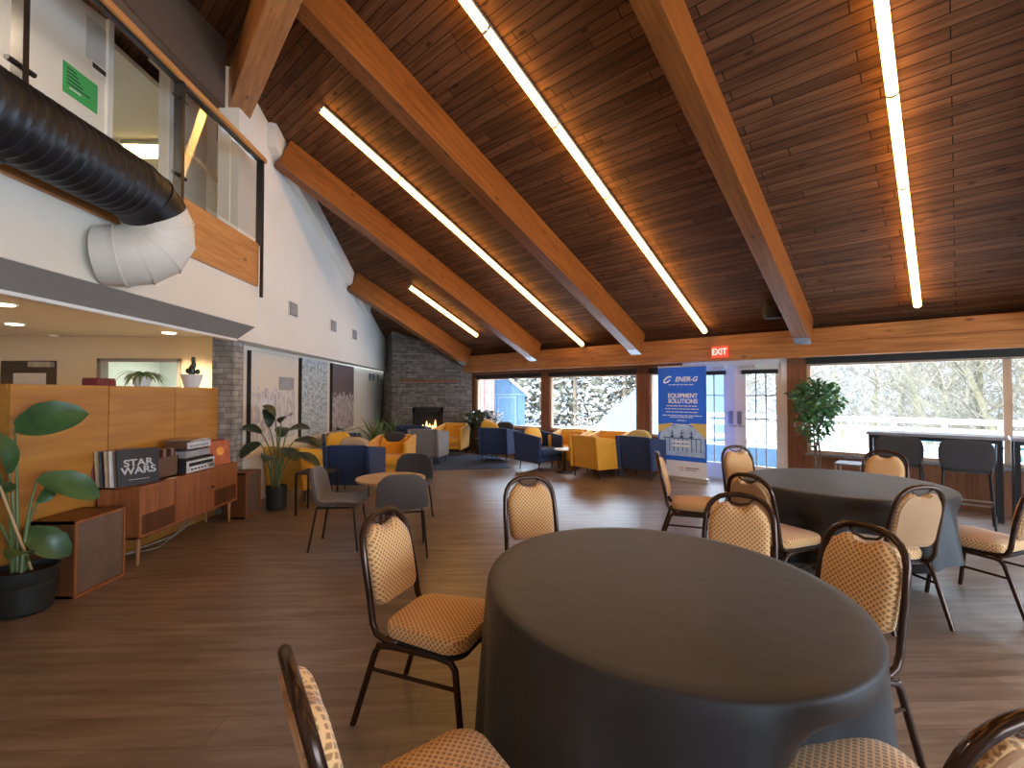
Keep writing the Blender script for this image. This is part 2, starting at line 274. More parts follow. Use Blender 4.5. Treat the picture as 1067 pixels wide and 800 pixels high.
# ------------------------------------------------------------------ mesh helpers
class MB:
    def __init__(s, M4=None): s.v = []; s.f = []; s.m = M4 or Matrix.Identity(4)
    def add(s, vs, fs, M4=None):
        k = len(s.v); T = s.m @ M4 if M4 is not None else s.m
        s.v += [T @ Vector(p) for p in vs]; s.f += [[k+i for i in f] for f in fs]; return s
    def box(s, c, d, rot=None, taper=1.0):
        x, y, z = (q/2 for q in d); t = taper
        vs = [(-x*t, -y*t, -z), (x*t, -y*t, -z), (x*t, y*t, -z), (-x*t, y*t, -z), (-x, -y, z), (x, -y, z), (x, y, z), (-x, y, z)]
        T = Matrix.Translation(Vector(c))
        if rot is not None: T = T @ (rot if isinstance(rot, Matrix) else Matrix.Rotation(rot, 4, 'Z'))
        return s.add(vs, [(0, 3, 2, 1), (4, 5, 6, 7), (0, 1, 5, 4), (1, 2, 6, 5), (2, 3, 7, 6), (3, 0, 4, 7)], T)
    def bb(s, a, b):
        return s.box([(a[i]+b[i])/2 for i in range(3)], [abs(a[i]-b[i]) for i in range(3)])
    def prism(s, poly, z0, z1):
        """vertical prism; z0/z1 numbers or functions of (x,y)"""
        n = len(poly); f0 = z0 if callable(z0) else (lambda x, y: z0); f1 = z1 if callable(z1) else (lambda x, y: z1)
        vs = [(x, y, f0(x, y)) for x, y in poly] + [(x, y, f1(x, y)) for x, y in poly]
        fs = [tuple(reversed(range(n))), tuple(range(n, 2*n))] + [(i, (i+1) % n, n+(i+1) % n, n+i) for i in range(n)]
        return s.add(vs, fs)
    def extr(s, poly, axis, a, b):
        """polygon in the two other axes, extruded along axis from a to b"""
        n = len(poly)
        def P(p, t):
            return {'X': (t, p[0], p[1]), 'Y': (p[0], t, p[1]), 'Z': (p[0], p[1], t)}[axis]
        vs = [P(p, a) for p in poly] + [P(p, b) for p in poly]
        return s.add(vs, [tuple(reversed(range(n))), tuple(range(n, 2*n))] + [(i, (i+1) % n, n+(i+1) % n, n+i) for i in range(n)])
    def tube(s, pts, r, seg=8, closed=False, sq=1.0, up=None):
        pts = [Vector(p) for p in pts]; n = len(pts)
        rs = r if isinstance(r, (list, tuple)) else [r]*n
        k = len(s.v); vs = []; fs = []
        prev = None
        for i, p in enumerate(pts):
            if closed: t = (pts[(i+1) % n]-pts[i-1])
            else: t = pts[min(i+1, n-1)]-pts[max(i-1, 0)]
            t.normalize()
            if prev is None:
                a = Vector(up) if up else (Vector((0, 0, 1)) if abs(t.z) < 0.9 else Vector((1, 0, 0)))
                prev = (a - t*a.dot(t)).normalized()
            else:
                prev = (prev - t*prev.dot(t))
                prev = prev.normalized() if prev.length > 1e-6 else t.orthogonal().normalized()
            q = t.cross(prev)
            for j in range(seg):
                a = 2*PI*(j+0.5)/seg
                vs.append(p + (prev*math.cos(a) + q*math.sin(a)*sq)*rs[i])
        for i in range(n if closed else n-1):
            i2 = (i+1) % n
            for j in range(seg):
                j2 = (j+1) % seg
                fs.append((i*seg+j, i*seg+j2, i2*seg+j2, i2*seg+j))
        if not closed:
            fs.append(tuple(reversed(range(seg)))); fs.append(tuple(range((n-1)*seg, n*seg)))
        return s.add(vs, fs)
    def lathe(s, prof, seg=24, c=(0, 0, 0), sx=1, sy=1):
        vs = []; fs = []; n = len(prof)
        for r, z in prof:
            for j in range(seg):
                a = 2*PI*j/seg; vs.append((c[0]+r*sx*math.cos(a), c[1]+r*sy*math.sin(a), c[2]+z))
        for i in range(n-1):
            for j in range(seg):
                j2 = (j+1) % seg; fs.append((i*seg+j, i*seg+j2, (i+1)*seg+j2, (i+1)*seg+j))
        fs.append(tuple(reversed(range(seg)))); fs.append(tuple(range((n-1)*seg, n*seg)))
        return s.add(vs, fs)
    def cushion(s, c, d, M4=None, e=0.45, nu=16, nv=10):
        """rounded box (superellipsoid)"""
        vs = []; fs = []
        def sg(x, p): return math.copysign(abs(x)**p, x)
        for i in range(nv+1):
            ph = -PI/2 + PI*i/nv
            for j in range(nu):
                th = 2*PI*j/nu
                vs.append((d[0]/2*sg(math.cos(ph), e)*sg(math.cos(th), e), d[1]/2*sg(math.cos(ph), e)*sg(math.sin(th), e), d[2]/2*sg(math.sin(ph), 0.8)))
        for i in range(nv):
            for j in range(nu):
                j2 = (j+1) % nu; fs.append((i*nu+j, i*nu+j2, (i+1)*nu+j2, (i+1)*nu+j))
        T = Matrix.Translation(Vector(c)) @ (M4 if M4 is not None else Matrix.Identity(4))
        return s.add(vs, fs, T)
    def build(s, name, m, parent=None, smooth=False, bevel=0.0, seg=2, uv=None, M4=None):
        me = bpy.data.meshes.new(name); me.from_pydata([tuple(v) for v in s.v], [], s.f)
        bm = bmesh.new(); bm.from_mesh(me)
        bmesh.ops.remove_doubles(bm, verts=bm.verts, dist=1e-6)
        bmesh.ops.recalc_face_normals(bm, faces=bm.faces)
        if bevel: bmesh.ops.bevel(bm, geom=[e for e in bm.edges if len(e.link_faces) == 2 and e.calc_face_angle(0) > 0.5], offset=bevel, segments=seg, affect='EDGES', profile=0.6)
        if uv:
            ly = bm.loops.layers.uv.new('UVMap'); a, b_ = 'XYZ'.index(uv[0]), 'XYZ'.index(uv[1])
            bm.normal_update()
            for f in bm.faces:
                nr = f.normal; third = 3-a-b_
                if abs(nr[third]) > (.22 if third == 1 else .5) or uv[2:] != 'B': p_ = (a, b_)
                elif abs(nr[a]) > abs(nr[b_]): p_ = (third, b_)
                else: p_ = (a, third)
                for l in f.loops: l[ly].uv = (l.vert.co[p_[0]], l.vert.co[p_[1]])
        if smooth:
            for f in bm.faces: f.smooth = True
        bm.to_mesh(me); bm.free()
        if smooth and smooth != 'all':
            me.set_sharp_from_angle(angle=R(38))
        if m: me.materials.append(M[m] if isinstance(m, str) else m)
        o = bpy.data.objects.new(name, me); COL.objects.link(o)
        if parent: o.parent = parent
        if M4 is not None: o.matrix_world = M4
        return o
def tag(o, label=None, cat=None, group=None, kind=None):
    if label: o['label'] = label
    if cat: o['category'] = cat
    if group: o['group'] = group
    if kind: o['kind'] = kind
    return o
def thing(name, label, cat, loc=(0, 0, 0), rz=0.0, group=None):
    o = bpy.data.objects.new(name, None); COL.objects.link(o); o.location = loc; o.rotation_euler = (0, 0, rz); o.empty_display_size = 0.1
    return tag(o, label, cat, group)
def struct(o, label=None): o['kind'] = 'structure'; return tag(o, label)
KIDS = {}
def dup(root, loc, rz, label, group=None):
    def cp(o, par):
        c = o.copy(); COL.objects.link(c)
        if par is not None: c.parent = par; c.matrix_parent_inverse = o.matrix_parent_inverse.copy()
        for ch in [x for x in ALL_CHILD(o)]: cp(ch, c)
        return c
    r = cp(root, None); r.location = loc; r.rotation_euler = (0, 0, rz); r['label'] = label
    if group: r['group'] = group
    return r
def ALL_CHILD(o): return list(o.children)
def remat(root, mapping):
    """give copies other fabric: single-user mesh data with another material"""
    for ch in ALL_CHILD(root):
        if ch.type == 'MESH' and ch.data.materials and ch.data.materials[0].name in mapping:
            ch.data = ch.data.copy(); ch.data.materials[0] = M[mapping[ch.data.materials[0].name]]
        remat(ch, mapping)
def text(body, size, m, parent, M4, name='lettering', extrude=0.0015, align='CENTER', sx=1.0, shear=0.0, bold=0.0):
    cu = bpy.data.curves.new(name, 'FONT'); cu.body = body; cu.size = size; cu.extrude = extrude; cu.align_x = align; cu.align_y = 'CENTER'; cu.shear = shear; cu.offset = bold
    t = bpy.data.objects.new(name, cu); COL.objects.link(t)
    dg = bpy.context.evaluated_depsgraph_get(); me = bpy.data.meshes.new_from_object(t.evaluated_get(dg)); me.name = name
    bpy.data.objects.remove(t); bpy.data.curves.remove(cu)
    me.materials.clear(); me.materials.append(M[m])
    me.transform(M4 @ Matrix.Diagonal((sx, 1, 1, 1)))
    o = bpy.data.objects.new(name, me); COL.objects.link(o)
    if parent: o.parent = parent
    return o
def face_rz(fx, fy): return math.atan2(-fx, fy)   # local +y looks along (fx, fy)
STAND = Matrix.Rotation(PI/2, 4, 'X')             # text plane upright, readable from -y

# ------------------------------------------------------------------ roof heights
SL, ZE, NR = 0.445, 2.50, 1.72
SB = 0.20                                          # the slope behind the ridge is shallower
ZR = ZE + SL*(DW-NR)
def roof_n(n): return ZE + SL*(DW-n) if n > NR else ZR - SB*(NR-n)
def roof(x, y): return roof_n((x+y)/math.sqrt(2))
U0, U1, NB = -14.0, 4.6, -3.6

# ceiling planes, local frame x along the wall, y up the slope
AL = math.atan(SL); AB = math.atan(SB)
def plane_frame(sgn):
    A_ = AL if sgn > 0 else AB
    ex = Uv*1.0; ey = (-Nv*math.cos(A_)*sgn + Vector((0, 0, math.sin(A_)))); ez = ex.cross(ey)
    T = Matrix.Identity(4)
    for i, a in enumerate((ex, ey, ez)):
        for j in range(3): T[j][i] = a[j]
    return T
TF = plane_frame(1); TF.translation = W(0, DW, ZE)
Lp = (DW-NR)/math.cos(AL)
struct(MB().bb((U0, -0.9, 0), (U1, Lp+0.02, -0.12)).build('ceiling', 'ceil', M4=TF) if False else MB().bb((U0, -0.9, 0), (U1, Lp+0.02, 0.12 if TF.col[2].z > 0 else -0.12)).build('ceiling', 'ceil', M4=TF))
TB = plane_frame(-1); TB.translation = W(0, NR, ZR)
struct(MB().bb((U0, 0.02, 0), (U1, -(NR-NB)/math.cos(AB)-0.3, 0.12 if TB.col[2].z > 0 else -0.12)).build('ceiling', 'ceil', M4=TB))

# floor
fl = [(-9.2, -3.0), (4.0, -9.0)]
pf = [W(U0+3, DW+0.15), W(U1, DW+0.15), W(U1, NB), W(-1.0, NB), Vector((-9, -3.5, 0)), Vector((-9, 10.5, 0)), Vector((-3.6, 15.9, 0))]
struct(MB().prism([(p.x, p.y) for p in pf], -0.12, 0.0).build('floor', 'floor'))

# ------------------------------------------------------------------ window wall
def WB(name, m, boxes, bevel=0.0):
    mb = MB(WM)
    for (u0, n0, z0, u1, n1, z1) in boxes: mb.bb((u0, n0, z0), (u1, n1, z1))
    return mb.build(name, None, bevel=bevel), m
def wpart(boxes, name, m, parent=None, bevel=0.0):
    mb = MB()
    for (u0, n0, z0, u1, n1, z1) in boxes: mb.bb((u0, n0, z0), (u1, n1, z1))
    return mb.build(name, m, parent, bevel=bevel) if parent else mb.build(name, m, bevel=bevel, M4=WM)
NI, NO = DW, DW+0.16
walls = [(-14, NI, 0, -9.35, NO, 2.12), (-9.35, NI, 0, -7.09, NO, .67), (-7.09, NI, 0, -6.86, NO, 2.12), (-6.86, NI, 0, -4.63, NO, .67), (-4.63, NI, 0, -4.38, NO, 2.12),
         (-4.38, NI, 0, -3.78, NO, .67), (-3.78, NI, 0, -3.71, NO, 2.12), (-1.99, NI, 0, -1.72, NO, 2.12), (-1.72, NI, 0, 2.6, NO, .58), (2.6, NI, 0, U1, NO, 2.12),
         (-9.35, NI, 1.90, -3.71, NO, 2.12), (-1.72, NI, 1.97, 2.6, NO, 2.12)]
struct(wpart(walls, 'wall_window', 'woodwin'))
struct(wpart([(-14, NI-0.0, 2.12, U1, NO, 2.62)], 'wall_above_window', 'woodwin'))
for k, (a, b, z0, z1) in enumerate(WIN):
    w = struct(wpart([(a, NI+.03, z0, a+.045, NI+.11, z1), (b-.045, NI+.03, z0, b, NI+.11, z1), (a, NI+.03, z0, b, NI+.11, z0+.045), (a, NI+.03, z1-.04, b, NI+.11, z1)] + ([(0.42, NI+.03, z0, .50, NI+.11, z1)] if k == 3 else []), 'window_%d' % (k+1), 'woodlight'))
    g = MB().bb((a+.04, NI+.065, z0+.04), (b-.04, NI+.075, z1-.035)).build('pane', 'glass', w)
    s_ = MB().bb((a-.02, NI-.05, z0-.035), (b+.02, NI+.04, z0)).build('sill', 'bar' if k == 3 else 'woodwin', w)
    h_ = MB().bb((a, NI-.012, z1-.01), (b, NI+.05, z1+.09)).build('roller_blind', 'blackm', w)

# eave beam, glulam
eb = thing('eave_beam', 'long horizontal glulam beam running along the top of the windows and doors', 'beam', W(0, 8.45, 2.06), WR)
MB().bb((-9.62, -.10, 0), (U1-.02, .115, .21)).build('lower_lamination', 'beamx', eb, bevel=.008)
MB().bb((-9.7, -.07, .213), (U1-.02, .115, .43)).build('upper_lamination', 'beamx', eb, bevel=.008)
# rafters
def rafter(u, n_top, label, w=0.2, dep=0.42):
    t = thing('ceiling_beam', label, 'beam', (0, 0, 0)); t.matrix_world = TF
    y0 = 0.30; y1 = (DW-n_top)/math.cos(AL)
    s = -1 if TF.col[2].z > 0 else 1
    MB().extr([(y0, 0), (y1, 0), (y1, s*dep), (y0+.06, s*dep), (y0, s*(dep-.1))], 'X', u-w/2, u+w/2).build('timber', 'beam', t, bevel=.008)
    k = MB().bb((u-w/2-.004, y0-.004, s*dep*.98), (u+w/2+.004, y0+.2, s*(dep+.006))).build('pale_end_highlight', 'bar', t)  # pale sheet puts the highlight under the beam end into colour
    k['label'] = 'thin pale sheet standing in for the highlight under the low end'
    return t
rafter(-9.30, 5.05, 'sloping glulam beam nearest the stone fireplace, running down in front of the chimney')
rafter(-6.95, 2.72, 'sloping glulam beam starting at the white gable wall, second from the fireplace')
rafter(-4.40, 1.95, 'sloping glulam beam between the two longest rows of ceiling lights at left')
rafter(-1.66, 1.95, 'sloping glulam beam that comes down over the patio doors')
rafter(1.0, 1.95, 'sloping glulam beam beyond the right edge of the photo')
rb = MB().bb((-2.7, -.13, 0), (2.35, .13, .47)).build('ridge_beam', 'beamx', bevel=.01)
pA, pB = W(-4.3, 1.62, 5.0), W(-6.9, 1.98, 5.0)
rb.location = (pA+pB)/2 + Uv*0.2; dA = pA-pB; rb.rotation_euler = (0, 0, math.atan2(dA.y, dA.x))
tag(rb, 'thick ridge beam coming down to the loft railing at the upper left', 'beam')

# linear lights under the ceiling
def light_row(u, n0, n1, nseg, label, back=False):
    t = thing('linear_light', label, 'ceiling light', (0, 0, 0), group='warm linear ceiling lights'); t.matrix_world = TB if back else TF
    s = -1 if (TB if back else TF).col[2].z > 0 else 1
    cA_ = math.cos(AB if back else AL)
    y0 = ((n0-NR) if back else (DW-n1))/cA_; y1 = ((n1-NR) if back else (DW-n0))/cA_
    if back: y0, y1 = -abs(y1), -abs(y0)
    if y0 > y1: y0, y1 = y1, y0
    L = (y1-y0)/nseg
    MB().bb((u-.03, y0, s*.022), (u+.03, y1, s*.05)).build('housing', 'bar', t)
    mb = MB()
    for i in range(nseg):
        a, b = y0+i*L+.012, y0+(i+1)*L-.012
        MB().tube([(u, a, s*.088), (u, b, s*.088)], .042, 12).build('diffuser', 'strip', t, smooth=True)
    for i in range(nseg+1):
        y = y0+i*L
        MB().tube([(u, y-.012, s*.088), (u, y+.012, s*.088)], .045, 12).build('joint_ring', 'steel', t, smooth=True)
    for y in (y0+.3, y1-.3, (y0+y1)/2):
        MB().bb((u-.012, y-.02, 0), (u+.012, y+.02, s*.03)).build('bracket', 'black', t)
    return t
light_row(-8.20, 5.69, 7.58, 2, 'shortest row of warm linear light, nearest the fireplace')
light_row(-5.74, 2.67, 8.33, 5, 'long row of warm linear light starting near the white gable wall')
light_row(-3.15, 2.0, 8.24, 6, 'long row of warm linear light ending above the blue banner')
light_row(-0.36, 2.0, 8.07, 6, 'rightmost row of warm linear light, ending above the large right window')
light_row(2.35, 2.0, 8.07, 6, 'added unseen row of warm linear light beyond the right edge of the photo')  # unseen row, added to light the room from the right
light_row(-2.0, 1.3, -2.9, 4, 'added unseen row of warm linear light on the roof slope behind the camera, left of the other', True)  # unseen back row, added for warm light on the foreground
light_row(1.2, 1.3, -2.9, 4, 'added unseen row of warm linear light on the roof slope behind the camera, right of the other', True)  # second unseen back row, added for the same warm light

# exit sign
ex = thing('exit_sign', 'small red illuminated EXIT sign fixed to the beam above the patio doors', 'exit sign', W(-2.95, 8.34, 2.12), WR)
MB().bb((-.135, -.03, 0), (.135, .008, .18)).build('housing', 'exit', ex, bevel=.006)
text('EXIT', .15, 'exitw', ex, Matrix.Translation((0, -.032, .088)) @ STAND, sx=.8, bold=.003)
sd = MB().lathe([(.0, 0), (.11, 0), (.13, .05), (.13, .16), (.1, .2), (0, .2)], 20).build('ceiling_speaker', 'blackm', smooth=True)
sd.location = W(-1.98, 7.75, roof_n(7.75)-.25); tag(sd, 'small black loudspeaker on the ceiling beside the beam over the doors', 'speaker')

# patio doors
dj = struct(wpart([(-3.71, NI+.01, 0, -3.62, NI+.13, 2.06), (-2.08, NI+.01, 0, -1.99, NI+.13, 2.06), (-3.71, NI+.01, 1.99, -1.99, NI+.13, 2.06)], 'trim_1', 'doorw'))
struct(wpart([(-3.72, NI-.02, 0, -1.98, NI+.14, .025)], 'trim_2', 'alum'))
def patio_door(name, a, b, m, handle_u, gl):
    g0, g1 = gl
    d = struct(wpart([(a, NI+.03, .025, g0, NI+.085, 1.99), (g1, NI+.03, .025, b, NI+.085, 1.99), (g0, NI+.03, .025, g1, NI+.085, .29), (g0, NI+.03, 1.86, g1, NI+.085, 1.99)], name, m))
    MB().bb((g0, NI+.05, .29), (g1, NI+.058, 1.86)).build('pane', 'glass', d)
    mb = MB()
    for k in (1, 2): x = g0+(g1-g0)*k/3; mb.bb((x-.008, NI+.04, .29), (x+.008, NI+.07, 1.86))
    for k in (1, 2, 3): z = .29+1.57*k/4; mb.bb((g0, NI+.041, z-.008), (g1, NI+.069, z+.008))
    mb.build('glazing_bars', 'bar', d)
    MB().bb((g0-.06, NI+.0, 1.83), (g1+.04, NI+.04, 1.90)).build('rolled_blind', 'blackm', d)
    MB().bb((b-.36 if handle_u > b-.4 else a+.1, NI-.03, 1.93), (b-.14 if handle_u > b-.4 else a+.36, NI+.03, 1.975)).build('door_closer', 'alum', d)
    if handle_u:
        MB().bb((handle_u-.035, NI+.005, .98), (handle_u+.035, NI+.03, 1.2)).build('lock_plate', 'steel', d, bevel=.006)
        MB().tube([(handle_u, NI+.01, .95), (handle_u, NI-.04, .95), (handle_u+.11, NI-.04, .95)], .01, 8).build('lever_handle', 'steel', d, smooth=True)
patio_door('door_1', -3.62, -2.80, 'doorb', -2.86, (-3.50, -2.98))
patio_door('door_2', -2.80, -2.08, 'doorw', -2.72, (-2.62, -2.16))

# ------------------------------------------------------------------ gable wall, picture wall, other room walls
XU, XP = -3.15, -3.45
y_end = DW*math.sqrt(2) - XU + .1
def wall_poly(name, m, a, b, z0, z1f, th=0.1, side=1):
    """vertical wall between plan points a and b, top follows the roof"""
    a = Vector((*a, 0)); b = Vector((*b, 0)); d = (b-a).normalized(); nrm = Vector((-d.y, d.x, 0))*th*side
    na, nb = (a.x+a.y)/math.sqrt(2), (b.x+b.y)/math.sqrt(2)
    ts = [0, 1]
    if (na-NR)*(nb-NR) < 0: ts = [0, (NR-na)/(nb-na), 1]
    mb = MB()
    for i in range(len(ts)-1):
        p, q = a.lerp(b, ts[i]), a.lerp(b, ts[i+1])
        vs = []
        for w in (p, q, q+nrm, p+nrm): vs.append((w.x, w.y, z0))
        for w, r_ in ((p, p), (q, q), (q+nrm, q), (p+nrm, p)): vs.append((w.x, w.y, (roof(r_.x, r_.y)+.05) if z1f is None else z1f))
        mb.add(vs, [(3, 2, 1, 0), (4, 5, 6, 7), (0, 1, 5, 4), (1, 2, 6, 5), (2, 3, 7, 6), (3, 0, 4, 7)])
    return struct(mb.build(name, m))
YL = 5.85
wall_poly('wall_left', 'wall_up', (XU, YL), (XU, y_end), 2.16, None, .25, 1)
struct(MB().bb((XP-.12, 6.3, 0), (XP, 15.6, 2.2)).build('wall_left_lower', 'wall'))
mbf = MB()
ya, yb = 6.55, 11.45
for (y0, y1) in ((ya, yb),):
    xs = (XU, XU+.13)
    vs = [(x, y, roof(XU, y)+o) for y in (y0, y1) for x in xs for o in (-.36, -.02)]
    mbf.add(vs, [(0, 1, 3, 2), (4, 6, 7, 5), (0, 2, 6, 4), (1, 5, 7, 3), (0, 4, 5, 1), (2, 3, 7, 6)])
struct(mbf.build('trim_3', 'wall_up'))
# ledge under the pictures
struct(MB().bb((XP, 6.3, 0), (XP+.13, 13.6, .63)).bb((XP, 6.3, .63), (XP+.17, 13.6, .66)).build('trim_4', 'wall', bevel=.006))
# wall vents and thermostats
for k, y in enumerate((7.42, 9.23, 10.58)):
    t = thing('wall_vent', ('grey wall vent nearest the loft on the white gable wall', 'middle grey wall vent on the white gable wall', 'grey wall vent on the gable wall nearest the fireplace')[k], 'vent', (XU, y, 2.80), PI/2, 'grey vents on the gable wall')
    MB().bb((-.17, -.014, -.12), (.17, -.001, .12)).build('frame', 'wall_up', t, bevel=.004)
    mb = MB()
    for i in range(9): mb.bb((-.135+i*.031, -.024, -.09), (-.115+i*.031, -.015, .09))
    mb.build('slats', 'inkgrey', t)
    MB().bb((-.145, -.0155, -.1), (.145, -.0145, .1)).build('duct_opening', 'blackm', t)
for k, (y, w) in enumerate(((13.0, .2), (13.35, .2), (13.85, .1))):
    t = thing('wall_control', ('boxy grey wall control left of the chimney', 'second grey wall control left of the chimney', 'narrow grey wall control closest to the chimney')[k], 'control panel', (XP, y, 1.95), PI/2)
    MB().bb((-w/2, -.03, -.1), (w/2, 0, .1)).build('case', 'inkgrey', t, bevel=.008); MB().bb((-w*.3, -.033, -.02), (w*.3, -.03, .06)).build('display', 'black', t)
# picture canvases
for k, (y0, y1, z0, z1, m, lab) in enumerate(((6.67, 8.10, .80, 2.10, 'pic1', 'tall pale winter photo canvas with fence and snowy field, nearest the stone column'), (8.38, 9.62, .74, 2.12, 'pic2', 'blue-grey frosty bush photo canvas, middle of the three on the wall'), (9.93, 11.38, .72, 2.13, 'pic3', 'dark-skied brown winter tree photo canvas, nearest the fireplace'))):
    t = thing('photo_canvas', lab, 'picture', (XP, (y0+y1)/2, z0), PI/2, 'photo canvases on the left wall')
    h, w = z1-z0, y1-y0
    MB().bb((-w/2, -.06, 0), (w/2, -.003, h)).build('stretcher', 'blackm', t)
    o = MB().bb((-w/2+.003, -.065, .003), (w/2-.003, -.0605, h-.003)).build('print', m, t, uv='XZ')
    if k == 0:
        b = MB().bb((w*.08, -.068, h*.58), (w*.46, -.0655, h*.74)).build('printed_flag', 'inkgrey', t)

# outer shell: back wall, right wall, left boundary
def wxy(u, n): return tuple(W(u, n).xy)
# side wall beyond the right edge of the photo, with an unseen long window added for daylight
wall_poly('wall_right', 'wall', wxy(U1, DW+.1), wxy(U1, 7.2), 0, None, .12, 1)
wall_poly('wall_right', 'wall', wxy(U1, 7.2), wxy(U1, -1.5), 0, .6, .12, 1)
wall_poly('wall_right', 'wall', wxy(U1, 7.2), wxy(U1, -1.5), 2.3, None, .12, 1)
wall_poly('wall_right', 'wall', wxy(U1, -1.5), wxy(U1, NB), 0, None, .12, 1)
# wall behind the camera
wall_poly('wall_back', 'wall', wxy(U1, NB), wxy(3.6, NB), 0, None, .12, 1)
wall_poly('wall_back', 'wall', wxy(3.6, NB), wxy(-1.4, NB), 0, None, .12, 1)
wall_poly('wall_back', 'wall', wxy(-1.4, NB), wxy(-3.0, NB), 0, None, .12, 1)
wall_poly('wall_back', 'wall', wxy(-3.0, NB), (-3.2, -2.0), 0, None, .12, 1)
for nm, p0_, p1_ in (('window_6', (U1, 7.2), (U1, -1.5)),):  # unseen side window, added to let more daylight in
    a_, b_ = W(*p0_), W(*p1_); d_ = b_-a_; L0 = d_.length
    T_ = Matrix.Translation((a_+b_)/2) @ Matrix.Rotation(math.atan2(d_.y, d_.x), 4, 'Z')
    w = struct(MB().bb((-L0/2, .02, .6), (L0/2, .1, .65)).bb((-L0/2, .02, 2.25), (L0/2, .1, 2.3)).bb((-.04, .02, .65), (.04, .1, 2.25)).bb((-L0/2, .02, .65), (-L0/2+.06, .1, 2.25)).bb((L0/2-.06, .02, .65), (L0/2, .1, 2.25)).build(nm, 'woodwin', M4=T_))
    MB().bb((-L0/2, .055, .65), (L0/2, .063, 2.25)).build('pane', 'glass', w)
    l = bpy.data.lights.new('window_portal', 'AREA'); l.shape = 'RECTANGLE'; l.size = L0; l.size_y = 1.6; l.cycles.is_portal = True
    o = bpy.data.objects.new('window_portal', l); COL.objects.link(o)
    o.matrix_world = T_ @ Matrix.Translation((0, 0, 1.45)) @ Matrix.Rotation(-PI/2 if nm == 'x' else -PI/2, 4, 'X')
# stone column
struct(MB().bb((-3.56, 6.06, 0), (-3.30, 6.30, 2.42)).build('wall_column', 'stonec'))

# ------------------------------------------------------------------ fireplace
fp = thing('fireplace', 'tall dark ledgestone fireplace with a small gas fire and slim mantel in the far corner', 'fireplace', (-1.82, 12.7, 0))
def L(p): return (p[0]+1.82, p[1]-12.7)
zf = lambda x, y: roof(x-1.82, y+12.7)-.02
mb = MB()
X0, X1, h0, h1 = -2.77, -.66, .43, 1.14
a0, a1 = -2.23+1.82, -1.42+1.82
mb.prism([L(p) for p in ((X0, 12.7), (-2.23, 12.7), (-2.23, 13.1), (X0, 13.1))], 0, zf)
mb.prism([L(p) for p in ((-1.42, 12.7), (X1, 12.7), (-1.06, 13.1), (-1.42, 13.1))], 0, zf)
mb.prism([L(p) for p in ((-2.23, 12.7), (-1.42, 12.7), (-1.42, 13.1), (-2.23, 13.1))], h1, zf)
mb.prism([L(p) for p in ((-2.23, 12.7), (-1.42, 12.7), (-1.42, 13.1), (-2.23, 13.1))], 0, h0)
mb.prism([L(p) for p in ((X0, 12.7), (X0, 13.1), (-1.06, 13.1), (-3.3, 15.3), (-3.3, 13.95))], 0, zf)
mb.build('chimney_breast', 'stone', fp)
MB().bb((-.71, -.16, 1.80), (.80, -.002, 1.86)).build('mantel_shelf', 'woodwin', fp, bevel=.008)
MB().bb((a0, -.01, h0), (a0+.07, .03, h1)).bb((a1-.07, -.01, h0), (a1, .03, h1)).bb((a0, -.01, h1-.14), (a1, .03, h1)).bb((a0, -.01, h0), (a1, .03, h0+.07)).build('surround', 'black', fp)
MB().bb((a0, .34, h0), (a1, .38, h1)).bb((a0, 0.03, h0), (a1, .36, h0+.02)).build('firebox', 'blackm', fp)
mb = MB()
for k in range(4): mb.tube([(-.28+k*.17, .2+.04*(k % 2), h0+.07), (-.1+k*.12, .15, h0+.11)], .035, 8)
mb.build('fire_logs', 'bark', fp, smooth=True)
for x, h in ((-.16, .14), (-.06, .24), (.02, .17), (.10, .13), (.17, .27)):
    MB().lathe([(0, 0), (.026, .03), (.038, .08), (.018, h*.7), (0, h)], 10, (x, .16, h0+.11)).build('flame', 'flame', fp, smooth=True)
MB().bb((-.95, -.42, 0), (1.05, -.002, .22)).build('hearth', 'stone', fp)

# ------------------------------------------------------------------ loft
XB = -2.93
struct(MB().extr([(XB, 2.31), (XB, 2.80), (XU-.1, 2.80), (XU-.1, 2.16), (XU, 2.16)], 'Y', -1.7, YL).build('wall_bulkhead', 'wall'))
struct(MB().extr([(XB-.004, 2.304), (XU-.002, 2.152), (XU-.002, 2.158), (XB-.004, 2.309)], 'Y', -1.7, YL).build('trim_5', 'greysof'))
struct(MB().bb((XU-.03, -1.7, 2.135), (XU+.012, YL, 2.165)).build('trim_6', 'white'))
fb = thing('loft_fascia_beam', 'knotty orange pine fascia beam along the edge of the loft', 'beam', (XB, 2.4, 2.80))
MB().bb((-.18, -4.1, 0), (.035, 3.45, .52)).build('timber', 'lofty', fb, bevel=.006)
for z in (.17, .27): MB().tube([(.034, 1.95, z), (.056, 1.95, z)], .032, 14).build('bolt_cap', 'bar', fb, smooth=True)
# loft floor, walls
struct(MB().bb((-7.5, -1.5, 2.86), (XB-.18, 5.84, 3.30)).bb((-7.5, 5.84, 2.86), (XU-.26, 8.0, 3.30)).build('floor_loft', 'ceilgrey'))
XW = -4.0
def loft_wall(y0, y1, z0, z1=None):
    return MB()
wall_poly('wall_loft', 'wall_up', (XW, -1.2), (XW, 4.99), 3.30, None, .1, 1)
wall_poly('wall_loft', 'wall_up', (XW, 5.83), (XW, 9.6), 3.30, None, .1, 1)
wall_poly('wall_loft', 'wall_up', (XW, 4.99), (XW, 5.83), 5.42, None, .1, 1)
struct(MB().bb((XW, 4.92, 3.3), (XW+.03, 4.99, 5.48)).bb((XW, 5.83, 3.3), (XW+.03, 5.90, 5.48)).bb((XW, 4.92, 5.42), (XW+.03, 5.9, 5.48)).build('trim_7', 'white'))
wall_poly('wall_loft_end', 'wall_up', (XW, 6.62), (XU-.24, 6.62), 3.3, None, .1, 1)
